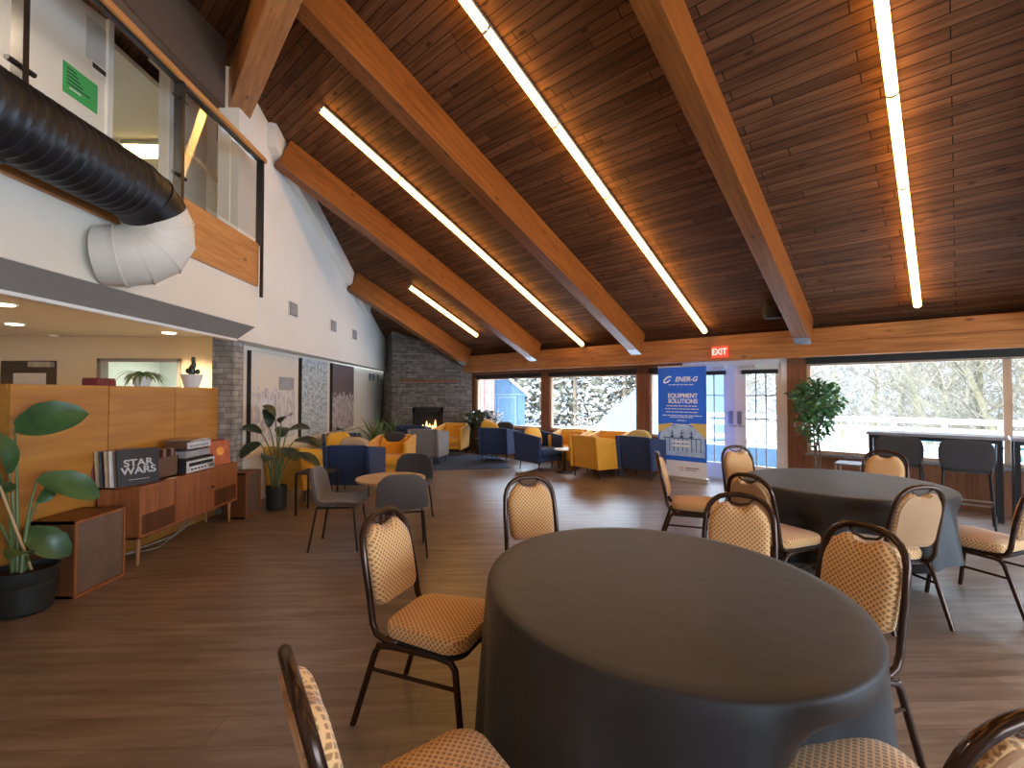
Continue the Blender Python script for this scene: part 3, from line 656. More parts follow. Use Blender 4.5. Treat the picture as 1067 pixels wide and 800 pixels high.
struct(MB().bb((-3.72, 6.595, 3.3), (-3.70, 6.619, 5.2)).bb((-3.45, 6.595, 3.3), (-3.43, 6.619, 5.2)).build('trim_8', 'greysof'))
struct(MB().bb((-7.2, 4.2, 5.20), (XW-.1, 9.5, 5.26)).build('ceiling_loft_room', 'tanpaint'))
struct(MB().bb((-7.3, 4.2, 3.3), (-7.2, 9.5, 5.2)).bb((-7.2, 9.4, 3.3), (XW-.1, 9.5, 5.2)).bb((-7.2, 4.2, 3.3), (XW-.1, 4.3, 5.2)).build('wall_loft_room', 'tanpaint'))
fx = thing('fluorescent_light', 'yellowish fluorescent ceiling light seen through the loft doorway', 'ceiling light', (-5.15, 7.25, 5.15))
MB().bb((-.36, -.2, 0), (.36, .2, .05)).build('housing', 'white', fx); MB().bb((-.33, -.17, -.03), (.33, .17, -.001)).build('lens', 'fluor', fx)
lc = thing('loft_fill_lamp', 'added round fill lamp hanging under the roof of the loft, out of view', 'ceiling light', (-3.55, 2.6, 4.15))  # unseen lamp, added to brighten the loft walls
MB().lathe([(0, 0), (.12, .0), (.13, .03), (.05, .06), (0, .06)], 20).build('shade', 'white', lc, smooth=True); MB().tube([(0, 0, .06), (0, 0, roof(-3.55, 2.6)-4.15)], .006, 6).build('cord', 'black', lc)
l = bpy.data.lights.new('loft_fill_bulb', 'POINT'); l.energy = 10; l.color = (1, .8, .58); l.shadow_soft_size = .08
o = bpy.data.objects.new('loft_fill_bulb', l); COL.objects.link(o); o.parent = lc; o.location = (0, 0, -.10)
# brown header above the loft
wall_poly('wall_loft_header', 'brownpaint', (-3.1, -.6), (-3.1, 5.46), 4.76, None, .12, 1)
# railing
rl = thing('loft_railing', 'glass loft railing with black steel posts and a wooden handrail', 'railing', (-2.9, 2.4, 2.80))
for y in (.53, 1.97, 3.45, -.92):
    z0 = -.13 if y > 3 else .25
    MB().bb((.025, y-.02, z0), (.05, y+.02, 1.54)).bb((-.03, y-.012, .5), (.025, y+.012, 1.54)).build('post', 'black', rl)
MB().bb((-.045, -4.0, 1.54), (.06, 3.52, 1.60)).build('handrail', 'lofty', rl, bevel=.012)
MB().bb((-.012, -4.0, 1.515), (.03, 3.50, 1.54)).build('rail_channel', 'black', rl)
for a, b in ((-3.9, -.97), (-.87, .47), (.58, 1.92), (2.02, 2.80), (2.83, 3.40)):
    MB().bb((0, a, .56), (.01, b, 1.50)).build('glass_panel', 'railglass', rl)
for y in (.53, 1.97):
    for z in (.68, 1.38):
        MB().tube([(.02, y-.085, z), (.02, y+.085, z)], .018, 10).build('clip', 'black', rl, smooth=True)
# stair handrail on the loft
hr = MB().tube([(-3.92, 5.95, 4.62), (-3.62, 6.52, 4.20), (-3.46, 6.54, 4.60)], .028, 10).build('stair_handrail', 'birch', smooth=True)
tag(hr, 'pale wooden handrail seen through the glass of the loft railing', 'handrail')
# papers on the loft wall
pp = thing('green_notice', 'green sheet of paper with dark text taped to the loft wall', 'notice', (XW, 4.64, 4.29), PI/2)
MB().bb((-.19, -.004, 0), (.19, -.001, .29)).build('sheet', 'green', pp)
mb = MB()
for k in range(5): mb.bb((-.15, -.006, .24-k*.035), (-.15+(.1, .12, .14, .17, .25)[k], -.0045, .252-k*.035))
mb.build('printed_lines', 'ink', pp)
MB().bb((-.12, -.006, .065), (.0, -.0045, .08)).build('printed_underline', 'paper', pp)
pq = thing('white_notice', 'pale sheet with a dark strip hanging above the green notice', 'notice', (XW, 4.86, 4.70), PI/2)
MB().bb((-.17, -.004, .08), (.13, -.001, .5)).build('sheet', 'paperbeige', pq); MB().bb((-.12, -.007, -.04), (.12, -.0045, .1)).build('card', 'paper', pq); MB().bb((-.1, -.009, .03), (.1, -.0075, .08)).build('dark_strip', 'ink', pq)

# duct
du = thing('ventilation_duct', 'fat black spiral duct with a white elbow turning into the wall below the loft', 'duct', (-2.62, 2.4, 2.97))
pts = []; rs = []
y = -3.2
RD = .215
while y < 1.02:
    for dy, rr in ((0, RD), (.040, RD), (.046, RD+.007), (.056, RD+.007), (.062, RD)):
        pts.append((0, y+dy, 0)); rs.append(rr)
    y += .068
MB().tube(pts, rs, 32).build('spiral_pipe', 'duct', du, smooth='all')
def sweep(path, r, n, name, m):
    mb = MB().tube(path, r, 32); return mb.build(name, m, du, smooth=True)
sweep([(0, 1.0, 0), (0, 1.16, -.02), (0, 1.31, -.10)], RD+.006, 0, 'black_elbow', 'duct')
sweep([(0, 1.15, -.015), (0, 1.17, -.025)], RD+.014, 0, 'seam_band', 'duct')
g = [(0, 1.28, -.085), (0, 1.35, -.16), (-.005, 1.375, -.26), (-.04, 1.35, -.35), (-.11, 1.30, -.41), (-.20, 1.24, -.44), (-.31, 1.20, -.45)]
sweep(g, [RD+.012, RD+.014, RD+.016, RD+.016, RD+.014, RD+.01, RD+.004], 0, 'elbow', 'ductw')
for i in range(1, len(g)-1):
    a, b = Vector(g[i]), (Vector(g[i+1])-Vector(g[i-1])).normalized()
    MB().tube([a-b*.006, a+b*.006], [RD+.021]*2, 32).build('gore_seam', 'ductw', du, smooth=True)
for yb_ in (.20, -2.2):
    MB().bb((-.29, yb_-.025, -.50), (-.25, yb_+.025, -.12)).bb((-.28, yb_-.02, -.235), (-.02, yb_+.02, -.205)).build('wall_bracket', 'black', du)

# ------------------------------------------------------------------ room under the loft
struct(MB().bb((-8.8, -2.0, 2.42), (XU-.1, 10.2, 2.50)).build('ceiling_lower', 'ceilgrey'))
YB = 7.9
wl = MB(); 
wl.bb((-8.8, YB, 0), (-8.0, YB+.12, 2.42)); wl.bb((-8.0, YB, 2.03), (-7.1, YB+.12, 2.42)); wl.bb((-7.1, YB, 0), (-6.43, YB+.12, 2.42))
wl.bb((-6.43, YB, 2.03), (-5.16, YB+.12, 2.42)); wl.bb((-6.43, YB, 0), (-5.16, YB+.12, 1.0)); wl.bb((-5.16, YB, 0), (-3.56, YB+.12, 2.42))
struct(wl.build('wall_kitchen', 'tanpaint'))
struct(MB().bb((-8.9, -2.0, 0), (-8.8, 10.2, 2.42)).build('wall_lower_left', 'tanpaint'))
struct(MB().bb((-8.9, -2.1, 0), (-3.3, -2.0, 2.9)).build('wall_lower_back', 'tanpaint'))
struct(MB().bb((-8.8, 10.1, 0), (-3.56, 10.2, 2.42)).build('wall_kitchen_far', 'white'))
struct(MB().bb((-7.1, 8.02, 0), (-7.0, 10.1, 2.42)).build('wall_kitchen_side', 'white'))
kl = thing('kitchen_light', 'greenish-white fluorescent light in the kitchen behind the serving hatch', 'ceiling light', (-5.7, 9.2, 2.34))
MB().bb((-.6, -.3, 0), (.6, .3, .07)).build('housing', 'white', kl); MB().bb((-.56, -.26, -.02), (.56, .26, -.001)).build('lens', 'kitch', kl)
struct(MB().bb((-6.46, YB-.02, 1.0), (-6.40, YB+.14, 2.06)).bb((-5.19, YB-.02, 1.0), (-5.13, YB+.14, 2.06)).bb((-6.46, YB-.02, 2.02), (-5.13, YB+.14, 2.07)).build('window_5', 'greysof'))
ks = thing('kitchen_shelf', 'white wall shelf seen through the serving hatch', 'shelf', (-5.8, 9.95, 1.7)); MB().bb((-.7, -.15, 0), (.7, .14, .03)).build('board', 'white', ks); MB().bb((-.6, -.1, -.2), (-.57, .14, 0)).bb((.57, -.1, -.2), (.6, .14, 0)).build('brackets', 'steel', ks)
for k, x in enumerate((-5.5, -5.38)):
    jb = MB().lathe([(.04, 0), (.05, .02), (.05, .12), (.03, .15), (.03, .18)], 12).build('jar', 'pot_white', smooth=True); jb.location = (x, 9.95, 1.73); tag(jb, ('left small white jar on the kitchen shelf', 'right small white jar on the kitchen shelf')[k], 'jar', 'jars on the kitchen shelf')
dd = struct(MB().bb((-8.0, YB+.02, 0), (-7.1, YB+.08, 2.03)).build('door_3', 'darkdoor'))
MB().bb((-7.78, YB-.0, 1.0), (-7.28, YB+.015, 1.83)).build('pane', 'paper', dd)
MB().bb((-7.5, YB-.06, 1.93), (-7.15, YB+.015, 2.01)).build('door_closer', 'alum', dd)
for k, (x, y_, lab) in enumerate(((-5.02, 4.99, 'round recessed downlight at the left edge of the low ceiling'), (-4.9, 7.25, 'round recessed downlight above the white pot on the low ceiling'), (-6.6, 2.2, 'round recessed downlight out of view behind the wood panel'), (-6.3, 6.4, 'round recessed downlight in front of the serving hatch'))):
    t = thing('downlight', lab, 'ceiling light', (x, y_, 2.42), group='recessed downlights')
    MB().lathe([(.06, 0), (.11, 0), (.105, -.012), (.075, -.015)], 24).build('trim_ring', 'white', t, smooth=True)
    MB().lathe([(0, -.012), (.085, -.012), (.08, -.022), (0, -.026)], 24).build('lens', 'down', t, smooth=True)
    l = bpy.data.lights.new('downlight_lamp', 'SPOT'); l.energy = 52; l.spot_size = R(140); l.spot_blend = .8; l.color = (1, .78, .50); l.shadow_soft_size = .09
    o = bpy.data.objects.new('downlight_lamp', l); COL.objects.link(o); o.parent = t; o.location = (0, 0, -.06)
dt = MB().lathe([(.03, 0), (.065, -.005), (.06, -.03), (.03, -.035)], 20).build('smoke_detector', 'white', smooth=True); dt.location = (-6.9, 7.6, 2.42); tag(dt, 'small white smoke detector on the low ceiling', 'smoke detector')

# wood partition cabinets
ys = [3.50, 4.37, 5.25, 6.04]
labs = ('honey plywood partition cabinet, leftmost, behind the leafy plant', 'middle honey plywood partition cabinet, behind the black record sleeve', 'honey plywood partition cabinet nearest the stone column')
for k in range(3):
    t = thing('partition_cabinet', labs[k], 'cabinet', (-3.47, ys[k], 0), 0, 'plywood partition cabinets')
    w = ys[k+1]-ys[k]
    MB().bb((-.32, .003, .0), (-.02, w-.003, 1.55)).build('carcass', 'ply', t)
    MB().bb((-.0195, .006, .06), (0, w-.006, 1.57)).build('front_panel', 'ply', t, bevel=.003)
    MB().bb((-.34, 0, 1.551), (-.0205, w, 1.57)).build('top', 'ply', t)
t = thing('partition_cabinet', 'dark brown side cabinet at the left edge, left of the plywood partition', 'cabinet', (-3.62, 2.6, 0))
MB().bb((-.3, 0, 0), (-.02, .88, 1.53)).build('carcass', 'darkdoor', t); MB().bb((-.0195, .01, .05), (0, .87, 1.52)).build('front_panel', 'darkdoor', t)

# things on the partition
wp = thing('potted_cactus', 'white tapered pot with a small dark cactus on the plywood partition', 'potted plant', (-3.62, 5.76, 1.57))
MB().lathe([(0, 0), (.075, 0), (.078, .01), (.115, .155), (.105, .155), (.1, .12), (0, .12)], 28).build('pot', 'pot_white', wp, smooth=True)
MB().lathe([(0, .12), (.1, .125), (0, .13)], 20).build('soil', 'soil', wp)
mb = MB().cushion((0, 0, .2), (.07, .07, .15), e=1).cushion((.02, .0, .27), (.05, .05, .1), e=1).cushion((.015, 0, .33), (.045, .045, .08), e=1).cushion((-.045, 0, .2), (.05, .05, .06), e=1).cushion((.05, .03, .19), (.05, .05, .06), e=1)
mb.build('cactus', 'leafd', wp, smooth='all')
def fronds(n, length, width, droop, z0, rise, seed, mb=None, a0=0, spread=2*PI, lean=0.0):
    rnd = random.Random(seed); mb = mb or MB()
    for i in range(n):
        a = a0+spread*(i+rnd.random()*.6)/n; Ln = length*(.7+.5*rnd.random()); el = rise*(.7+.5*rnd.random())
        p = Vector((0, 0, z0)); d = Vector((math.cos(a)*math.cos(el), math.sin(a)*math.cos(el), math.sin(el)))
        side = Vector((-math.sin(a), math.cos(a), 0)); N = 8; L_ = []; 
        for k in range(N+1):
            w = width*math.sin(PI*min(1, (k+.6)/(N+1)))*.5
            L_.append((p-side*w, p+Vector((0, 0, w*.25)), p+side*w)); p = p+d*(Ln/N); d = (d+Vector((0, 0, -droop))*(1/N)).normalized()
        vs = [q for r_ in L_ for q in r_]; fs = []
        for k in range(N): fs += [(3*k, 3*k+1, 3*k+4, 3*k+3), (3*k+1, 3*k+2, 3*k+5, 3*k+4)]
        mb.add(vs, fs)
    return mb
fn = thing('potted_fern', 'trailing green fern in a pale pot on the plywood partition', 'potted plant', (-3.64, 5.0, 1.57))
MB().lathe([(0, 0), (.06, 0), (.09, .1), (.08, .1), (0, .09)], 20).build('pot', 'pot_white', fn, smooth=True)
fronds(30, .26, .03, 2.6, .1, .75, 3).build('fronds', 'leafp', fn, smooth='all')
bx = thing('storage_box', 'low maroon box standing on the plywood partition beside the fern', 'box', (-3.66, 4.50, 1.57), R(10))
MB().bb((-.06, -.14, 0), (.06, .14, .055)).build('carton', 'maroon', bx, bevel=.004)
MB().bb((-.062, -.13, .056), (.062, .12, .072)).build('lid', 'maroon', bx, bevel=.003)

# ------------------------------------------------------------------ sideboard
sb = thing('stereo_sideboard', 'long low teak stereo sideboard on tapered legs in front of the plywood partition', 'sideboard', (-3.08, 4.22, 0))
LW = 1.55; zb, zt = .24, .69
MB().bb((-.36, 0, zb), (-.02, LW, zb+.02)).bb((-.36, 0, zt-.02), (0, LW, zt)).bb((-.36, 0, zb), (0, .02, zt)).bb((-.36, LW-.02, zb), (0, LW, zt)).bb((-.36, 0, zb), (-.35, LW, zt)).bb((-.36, 0, zb), (0, LW, zb+.02)).build('carcass', 'teak', sb, bevel=.003)
MB().bb((-.015, .022, zb+.022), (-.004, .46, zt-.022)).build('left_door', 'teak', sb)
MB().bb((-.015, .464, zb+.022), (-.004, 1.08, zb+.235)).build('drawer', 'teak', sb)
lid = MB().bb((-.015, .464, zb+.238), (-.002, 1.08, zt-.022)).build('drawer', 'teak', sb)
MB().tube([(-.002, 1.06, zb+.25), (.012, 1.06, zb+.25)], .012, 10).build('knob', 'black', sb)
MB().bb((-.015, 1.084, zb+.022), (-.004, LW-.022, zt-.022)).build('right_door', 'teak', sb)
for (a, b) in ((.04, .45), (1.1, LW-.04)):
    mb = MB()
    k = a
    while k < b: mb.bb((-.004, k, zb+.03), (.003, k+.007, zb+.20)); k += .014
    mb.build('speaker_slats', 'teakd', sb)
for y_ in (.06, LW-.08):
    for x in (-.05, -.31):
        MB().lathe([(.009, 0), (.011, .01), (.02, .24), (0, .24)], 12, (x, y_, 0)).build('leg', 'teakleg', sb, smooth=True)
# loudspeakers
def speaker(loc, w, d, h, label):
    t = thing('floor_speaker', label, 'speaker', loc, 0, 'teak cased speakers beside the sideboard')
    MB().bb((-d, 0, 0), (-.012, w, .02)).bb((-d, 0, h-.02), (-.012, w, h)).bb((-d, 0, 0), (-.012, .02, h)).bb((-d, w-.02, 0), (-.012, w, h)).bb((-d, 0, 0), (-d+.01, w, h)).build('case', 'teakd', t)
    MB().bb((-.03, .021, .021), (-.008, w-.021, h-.021)).build('grille', 'grille', t, bevel=.003)
    MB().bb((-.0115, 0, 0), (0, .018, h)).bb((-.0115, w-.018, 0), (0, w, h)).bb((-.0115, .018, 0), (0, w-.018, .018)).bb((-.0115, .018, h-.018), (0, w-.018, h)).build('front_edge', 'teak', t)
speaker((-3.08, 3.60, 0), .47, .34, .56, 'teak speaker with brown grille left of the sideboard, beside the leafy plant')
speaker((-3.0, 5.82, 0), .36, .28, .54, 'teak speaker with brown grille right of the sideboard, by the stone column')
# cables
cb = MB().tube([(-3.2, 4.07, .12), (-3.22, 4.5, .10), (-3.2, 4.85, .09), (-3.25, 5.1, .16), (-3.3, 5.3, .23)], .006, 6).tube([(-3.3, 4.2, .1), (-3.25, 4.7, .02), (-3.2, 5.0, .12), (-3.3, 5.5, .2)], .005, 6).build('power_cable', 'cord', smooth=True)
tag(cb, 'loose grey cables hanging below the sideboard', 'cable')
# records and hi-fi on the sideboard
ZT = .69
def sleeve(m, loc, ry, label, rz=0, size=.31, th=.006, name='record_sleeve', group='record sleeves on the sideboard'):
    t = thing(name, label, 'record', loc, rz, group)
    p = MB().bb((-size/2, -th/2, 0), (size/2, th/2, size)).build('cover', m, t); p.rotation_euler = (ry, 0, 0)
    MB().bb((-size/2+.004, -th*.2, .001), (size/2+.001, th*.2, size-.002)).build('inner_disc_sleeve', 'paper', p)
    return t, p
# sleeves lean back against each other; sleeve plane faces the camera and room
st, cov = sleeve('rec1', (-3.17, 4.34, ZT+.002), R(-8), 'front black record sleeve with outlined silver lettering', rz=R(62), size=.32, th=.012)
text('STAR', .085, 'silver', cov, Matrix.Translation((0, -.008, .195)) @ STAND, sx=1.15, bold=.002)
text('WARS', .085, 'silver', cov, Matrix.Translation((0, -.008, .128)) @ STAND, sx=1.15, bold=.002)
MB().bb((-.08, -.0085, .05), (.08, -.0065, .054)).build('printed_line', 'silver', cov)
for k, (m, lab) in enumerate((('recbrown', 'brown record sleeve right behind the black one'), ('recwhite', 'white-edged record sleeve, second behind the black one'), ('rectan', 'tan record sleeve, third behind the black one'), ('rec1', 'thin black record sleeve between two tan ones'), ('rectan', 'light tan record sleeve near the end of the row'), ('recred', 'maroon record sleeve at the far left end of the row'))):
    d = .035+.042*k
    sleeve(m, (-3.17-d*math.sin(R(62))*1.0-.0, 4.34+d*math.cos(R(62))*-.15, ZT+.002), R(-8), lab, rz=R(62), size=.31, th=.008)
# receiver with fascia facing +x, cassette deck and records on top
def deck(name, loc, w, d, h, label, cat, body, rz=0):
    t = thing(name, label, cat, loc, rz); MB().bb((-d, 0, .008), (-.01, w, h)).build('body', body, t, bevel=.004)
    for x, y_ in ((-.04, .03), (-.04, w-.03), (-d+.03, .03), (-d+.03, w-.03)): MB().lathe([(.012, 0), (.012, .008)], 10, (x, y_, 0)).build('foot', 'black', t)
    return t
rc = deck('receiver', (-3.10, 4.88, ZT), .46, .24, .145, 'silver-fronted stereo receiver with a dark tuning dial, bottom of the stack', 'receiver', 'blackm')
MB().bb((-.01, 0, .008), (0, .46, .125)).build('fascia', 'hi_fi', rc, bevel=.002)
MB().bb((0.0005, .03, .07), (.002, .43, .105)).build('tuning_dial', 'black', rc)
for k in range(5): MB().tube([(.0, .07+.055*k, .04), (.012, .07+.055*k, .04)], .008, 10).build('button', 'black', rc)
for y_ in (.36, .415): MB().tube([(.0, y_, .045), (.02, y_, .045)], .019, 14).build('knob', 'steel', rc)
cd = deck('turntable', (-3.13, 4.92, ZT+.146), .40, .24, .075, 'dark grey record player standing on the silver receiver', 'turntable', 'inkgrey')
MB().lathe([(.0, 0), (.11, 0), (.11, .012), (0, .012)], 28, (-.13, .16, .075)).build('platter', 'black', cd, smooth=True)
MB().tube([(-.2, .33, .08), (-.2, .33, .1), (-.1, .25, .095)], .005, 6).build('tonearm', 'steel', cd)
cs = deck('cassette_deck', (-3.125, 4.93, ZT+.235), .38, .23, .085, 'silver-fronted cassette deck on top of the hi-fi stack', 'cassette deck', 'recbrown')
MB().bb((-.01, 0, .01), (0, .38, .075)).build('fascia', 'hi_fi', cs)
for k in range(7): MB().bb((0.0005, .03+.045*k, .025), (.004, .06+.045*k, .045)).build('key', 'inkgrey', cs)
for k, (m, lab) in enumerate((('recbrown', 'brown record sleeve lying flat below the tan one on the hi-fi stack'), ('rectan', 'tan record sleeve lying flat on top of the hi-fi stack'))):
    t = thing('record_sleeve', lab, 'record', (-3.25, 5.1+.02*k, ZT+.321+.008*k), R(4*k), 'record sleeves on the hi-fi stack'); MB().bb((-.14, -.155, 0), (.14, .155, .007)).build('cover', m, t); MB().bb((-.138, -.15, .001), (.141, .15, .005)).build('inner_disc_sleeve', 'paper', t)
dk = thing('record_crate', 'dark wooden crate of records between the black sleeve and the receiver', 'crate', (-3.12, 4.55, ZT))
MB().bb((-.28, 0, 0), (-.04, .29, .015)).bb((-.28, 0, 0), (-.265, .29, .2)).bb((-.055, 0, 0), (-.04, .29, .2)).bb((-.28, 0, 0), (-.04, .012, .2)).bb((-.28, .278, 0), (-.04, .29, .2)).build('box', 'recbrown', dk)
for k in range(9):
    r_ = MB().bb((-.125, -.003, 0), (.1, .003, .26)).build('record_sleeve', ('recbrown', 'rec1', 'recred', 'rectan')[k % 4]); r_.location = (-3.27, 4.585+.027*k, ZT+.016)
    tag(r_, ('brown', 'black', 'maroon', 'tan')[k % 4] + ' record sleeve standing in the dark crate, %s' % ('nearest the black sleeve', 'second in', 'third in', 'fourth in', 'in the middle', 'just past the middle', 'third from the receiver', 'second from the receiver', 'nearest the receiver')[k], 'record', 'records in the dark crate')
og, ogc = sleeve('recorange', (-3.16, 5.55, ZT+.002), R(-6), 'rust-orange illustrated record sleeve leaning at the right end of the sideboard', rz=R(72), size=.27, th=.012)
MB().lathe([(0, 0), (.05, 0), (.05, .002), (0, .002)], 16).build('printed_emblem', 'orange', ogc).matrix_basis = Matrix.Translation((0.01, -.0065, .15)) @ Matrix.Rotation(PI/2, 4, 'X')
og2, _ = sleeve('recred', (-3.22, 5.57, ZT+.002), R(-6), 'dark red record sleeve behind the rust-orange one', rz=R(72), size=.28, th=.01)
sp = MB().bb((-.02, -.05, 0), (.03, .05, .004)).build('paper_slip', 'paper'); sp.location = (-3.11, 4.66, ZT); tag(sp, 'small white slip of paper on the edge of the sideboard', 'paper')

# ------------------------------------------------------------------ plants
def paddle(mb, base, tip, w, up=Vector((0, 0, 1)), sag=.12, fold=.25, N=10):
    base, tip = Vector(base), Vector(tip); d = tip-base; side = d.cross(up).normalized(); nn = side.cross(d).normalized(); L_ = []
    for k in range(N+1):
        t = k/N; c = base+d*t + nn*sag*d.length*math.sin(PI*t)
        ww = w*.5*math.sin(PI*min(1, t*.93+.05))**.65*(1.0 if t < .9 else (1.02-t)*8)
        r_ = 1+.05*math.sin(k*2.3)
        L_.append((c-side*ww*r_+nn*fold*ww, c-side*ww*.5+nn*fold*ww*.35, c, c+side*ww*.5+nn*fold*ww*.35, c+side*ww+nn*fold*ww))
    vs = [q for r_ in L_ for q in r_]; fs = []
    for k in range(N):
        for j in range(4): fs.append((5*k+j, 5*k+j+1, 5*k+j+6, 5*k+j+5))
    mb.add(vs, fs)
def big_plant(name, label, loc, pot_prof, leaves, lm, potm='potblack', stakes=(), group=None, soil_z=.26, soil_r=.13):
    t = thing(name, label, 'potted plant', loc, 0, group)
    MB().lathe(pot_prof, 32).build('pot', potm, t, smooth=True)
    MB().lathe([(0, soil_z-.01), (soil_r, soil_z-.01), (soil_r*.9, soil_z), (0, soil_z+.01)], 24).build('soil', 'soil', t)
    st_, lf = MB(), MB()
    for (b, e, w, tipoff, upv) in leaves:
        b = Vector((random.uniform(-.05, .05), random.uniform(-.05, .05), soil_z)) if b is None else Vector(b); e = Vector(e)
        ctl = Vector((b.x*.7+e.x*.3, b.y*.7+e.y*.3, b.z*.3+e.z*.7)); pts_ = [b.lerp(ctl, k/6).lerp(ctl.lerp(e, k/6), k/6) for k in range(7)]
        st_.tube(pts_, [.015-.0015*k for k in range(7)], 8)
        paddle(lf, e, e+Vector(tipoff), w, Vector(upv))
    st_.build('stems', 'stem', t, smooth=True)
    lf.build('leaves', lm, t, smooth='all')
    for a, b in stakes: MB().tube([a, b], .008, 8).build('support_stake', 'stake', t)
    return t
pot_l = [(0, 0), (.13, 0), (.15, .02), (.17, .20), (.165, .205), (.168, .21), (.178, .30), (.168, .30), (.16, .27), (0, .26)]
big_plant('bird_of_paradise', 'large bird-of-paradise plant in a black pot at the left edge beside the teak speaker', (-3.26, 3.42, 0), pot_l, [
    (None, (-.13, .04, 1.26), .25, (.34, .20, .09), (.15, -1, .25)),
    (None, (-.02, .10, .90), .20, (.22, .26, -.20), (.4, -.8, .7)),
    (None, (-.02, .02, .55), .19, (.20, .12, -.22), (.5, -.9, .6)),
    (None, (-.02, .10, .72), .10, (.02, .10, .12), (1, 0, .3)),
    (None, (-.05, -.20, .72), .12, (-.02, -.05, .40), (1, 0, .2)),
    (None, (.02, -.16, .85), .16, (.05, -.18, .10), (.3, 0, 1)),
    (None, (.10, -.10, .42), .13, (.12, -.25, .05), (.3, 0, 1)),
    (None, (-.08, -.04, .95), .14, (-.02, -.10, .3), (1, 0, .2)),
    ], 'leaf', stakes=[((.03, .02, .26), (.02, -.24, 1.0))], soil_z=.27, soil_r=.16)
pot_t = [(0, 0), (.10, 0), (.12, .02), (.125, .30), (.115, .30), (.11, .27), (0, .26)]
lv = []
rnd = random.Random(5)
for (ax, ay, z, w, tx, ty, tz) in ((-.05, .05, 1.18, .20, -.12, -.10, .16), (.05, .0, 1.12, .20, .18, -.1, .10), (-.20, 0, .98, .20, -.28, -.05, .06), (.12, .02, 1.0, .20, .30, 0, .03), (-.16, -.1, .86, .20, -.2, -.1, -.18), (.22, 0, .88, .20, .36, .05, -.10), (.08, -.1, .78, .20, .26, -.1, -.14), (.18, .1, .70, .19, .34, .02, -.2), (0, .1, .92, .18, -.05, .2, .12), (-.02, -.12, .70, .18, .05, -.26, -.04), (-.1, .0, 1.06, .18, -.06, -.05, .24)):
    lv.append((None, (ax, ay, z), w, (tx, ty, tz), (.3, -.4, 1)))
big_plant('bird_of_paradise', 'dark-leaved bird-of-paradise plant in a slim black pot between the speaker and the mustard armchair', (-2.87, 6.32, 0), pot_t, lv, 'leafd', soil_z=.27, soil_r=.10)
def grass_plant(name, label, loc, n, L_, w, droop, rise, m, seed, pr=.12, ph=.22, potm='potblack'):
    t = thing(name, label, 'potted plant', loc)
    MB().lathe([(0, 0), (pr*.8, 0), (pr, ph), (pr*.9, ph), (0, ph-.03)], 20).build('pot', potm, t, smooth=True)
    fronds(n, L_, w, droop, ph-.03, rise, seed).build('leaves', m, t, smooth='all'); return t
grass_plant('grassy_plant', 'tall spiky grass plant by the left wall below the brown canvas', (-2.62, 10.4, 0), 46, .80, .028, 1.0, 1.15, 'leafp', 11, .18, .35)
grass_plant('grassy_plant', 'bushy grass plant standing left of the fireplace', (-2.45, 11.5, 0), 60, .62, .04, 1.8, 1.15, 'leafp', 12, .18, .40)
grass_plant('small_plant', 'small green leafy plant on the ledge under the brown canvas', (-3.36, 10.2, .66), 16, .22, .05, 1.6, .8, 'leaf', 13, .05, .07, 'pot_white')
def leafy(mb, c, r, n, s, seed, flat=1.0):
    rnd = random.Random(seed)
    for i in range(n):
        while True:
            p = Vector((rnd.uniform(-1, 1), rnd.uniform(-1, 1), rnd.uniform(-1, 1)))
            if .25 < p.length < 1: break
        p = Vector((p.x*r[0], p.y*r[1], p.z*r[2]))+Vector(c)
        d = Vector((rnd.uniform(-1, 1), rnd.uniform(-1, 1), rnd.uniform(-1.2, .4))).normalized()*s*rnd.uniform(.7, 1.3); q = d.orthogonal().normalized(); q.rotate(Matrix.Rotation(rnd.random()*PI, 3, d.normalized())); q *= d.length*.24
        mb.add([p, p+d*.45+q, p+d, p+d*.45-q], [(0, 1, 2, 3)])
    return mb
fc = thing('ficus_tree', 'weeping ficus tree with dense green crown in front of the right window', 'potted plant', (4.66, 6.79, 0))
MB().lathe([(0, 0), (.13, 0), (.17, .28), (.16, .28), (0, .25)], 24).build('pot', 'potblack', fc, smooth=True)
mb = MB()
for k in range(3):
    a = k*2.1
    mb.tube([(.03*math.cos(a), .03*math.sin(a), .25), (.045*math.cos(a+1.5), .045*math.sin(a+1.5), .6), (.04*math.cos(a+3), .04*math.sin(a+3), 1.0), (.15*math.cos(a+4), .15*math.sin(a+4), 1.5)], [.018, .015, .012, .005], 7)
for k in range(14):
    a = k*2.4; mb.tube([(0, 0, .95+.035*k), (.16*math.cos(a), .16*math.sin(a), 1.15+.03*k), (.27*math.cos(a), .27*math.sin(a), 1.05+.03*k)], [.007, .005, .002], 5)
mb.build('trunk', 'bark', fc, smooth=True)
mb = leafy(MB(), (0, 0, 1.42), (.34, .34, .33), 1150, .085, 4); leafy(mb, (-.02, .02, 1.05), (.24, .24, .22), 260, .08, 6); leafy(mb, (.0, 0, .85), (.14, .14, .16), 60, .07, 8)
mb.build('foliage', 'leaff', fc)
lp = thing('leafy_plant', 'dark leafy plant with pale blossoms by the window beside the fireplace', 'potted plant', (-.35, 11.85, 0))
MB().lathe([(0, 0), (.14, 0), (.18, .4), (.17, .4), (0, .37)], 20).build('pot', 'potblack', lp, smooth=True)
mb = MB()
for k in range(9): a = k*.7; mb.tube([(0, 0, .37), (.12*math.cos(a), .12*math.sin(a), .8), (.3*math.cos(a), .3*math.sin(a), 1.0)], [.012, .009, .004], 6)
mb.build('stems', 'stem', lp)
mb = leafy(MB(), (0, 0, .88), (.44, .4, .25), 420, .13, 21); mb.build('foliage', 'leafd', lp)
leafy(MB(), (.2, -.1, .95), (.3, .3, .2), 120, .11, 22).build('blossoms', 'paper', lp)

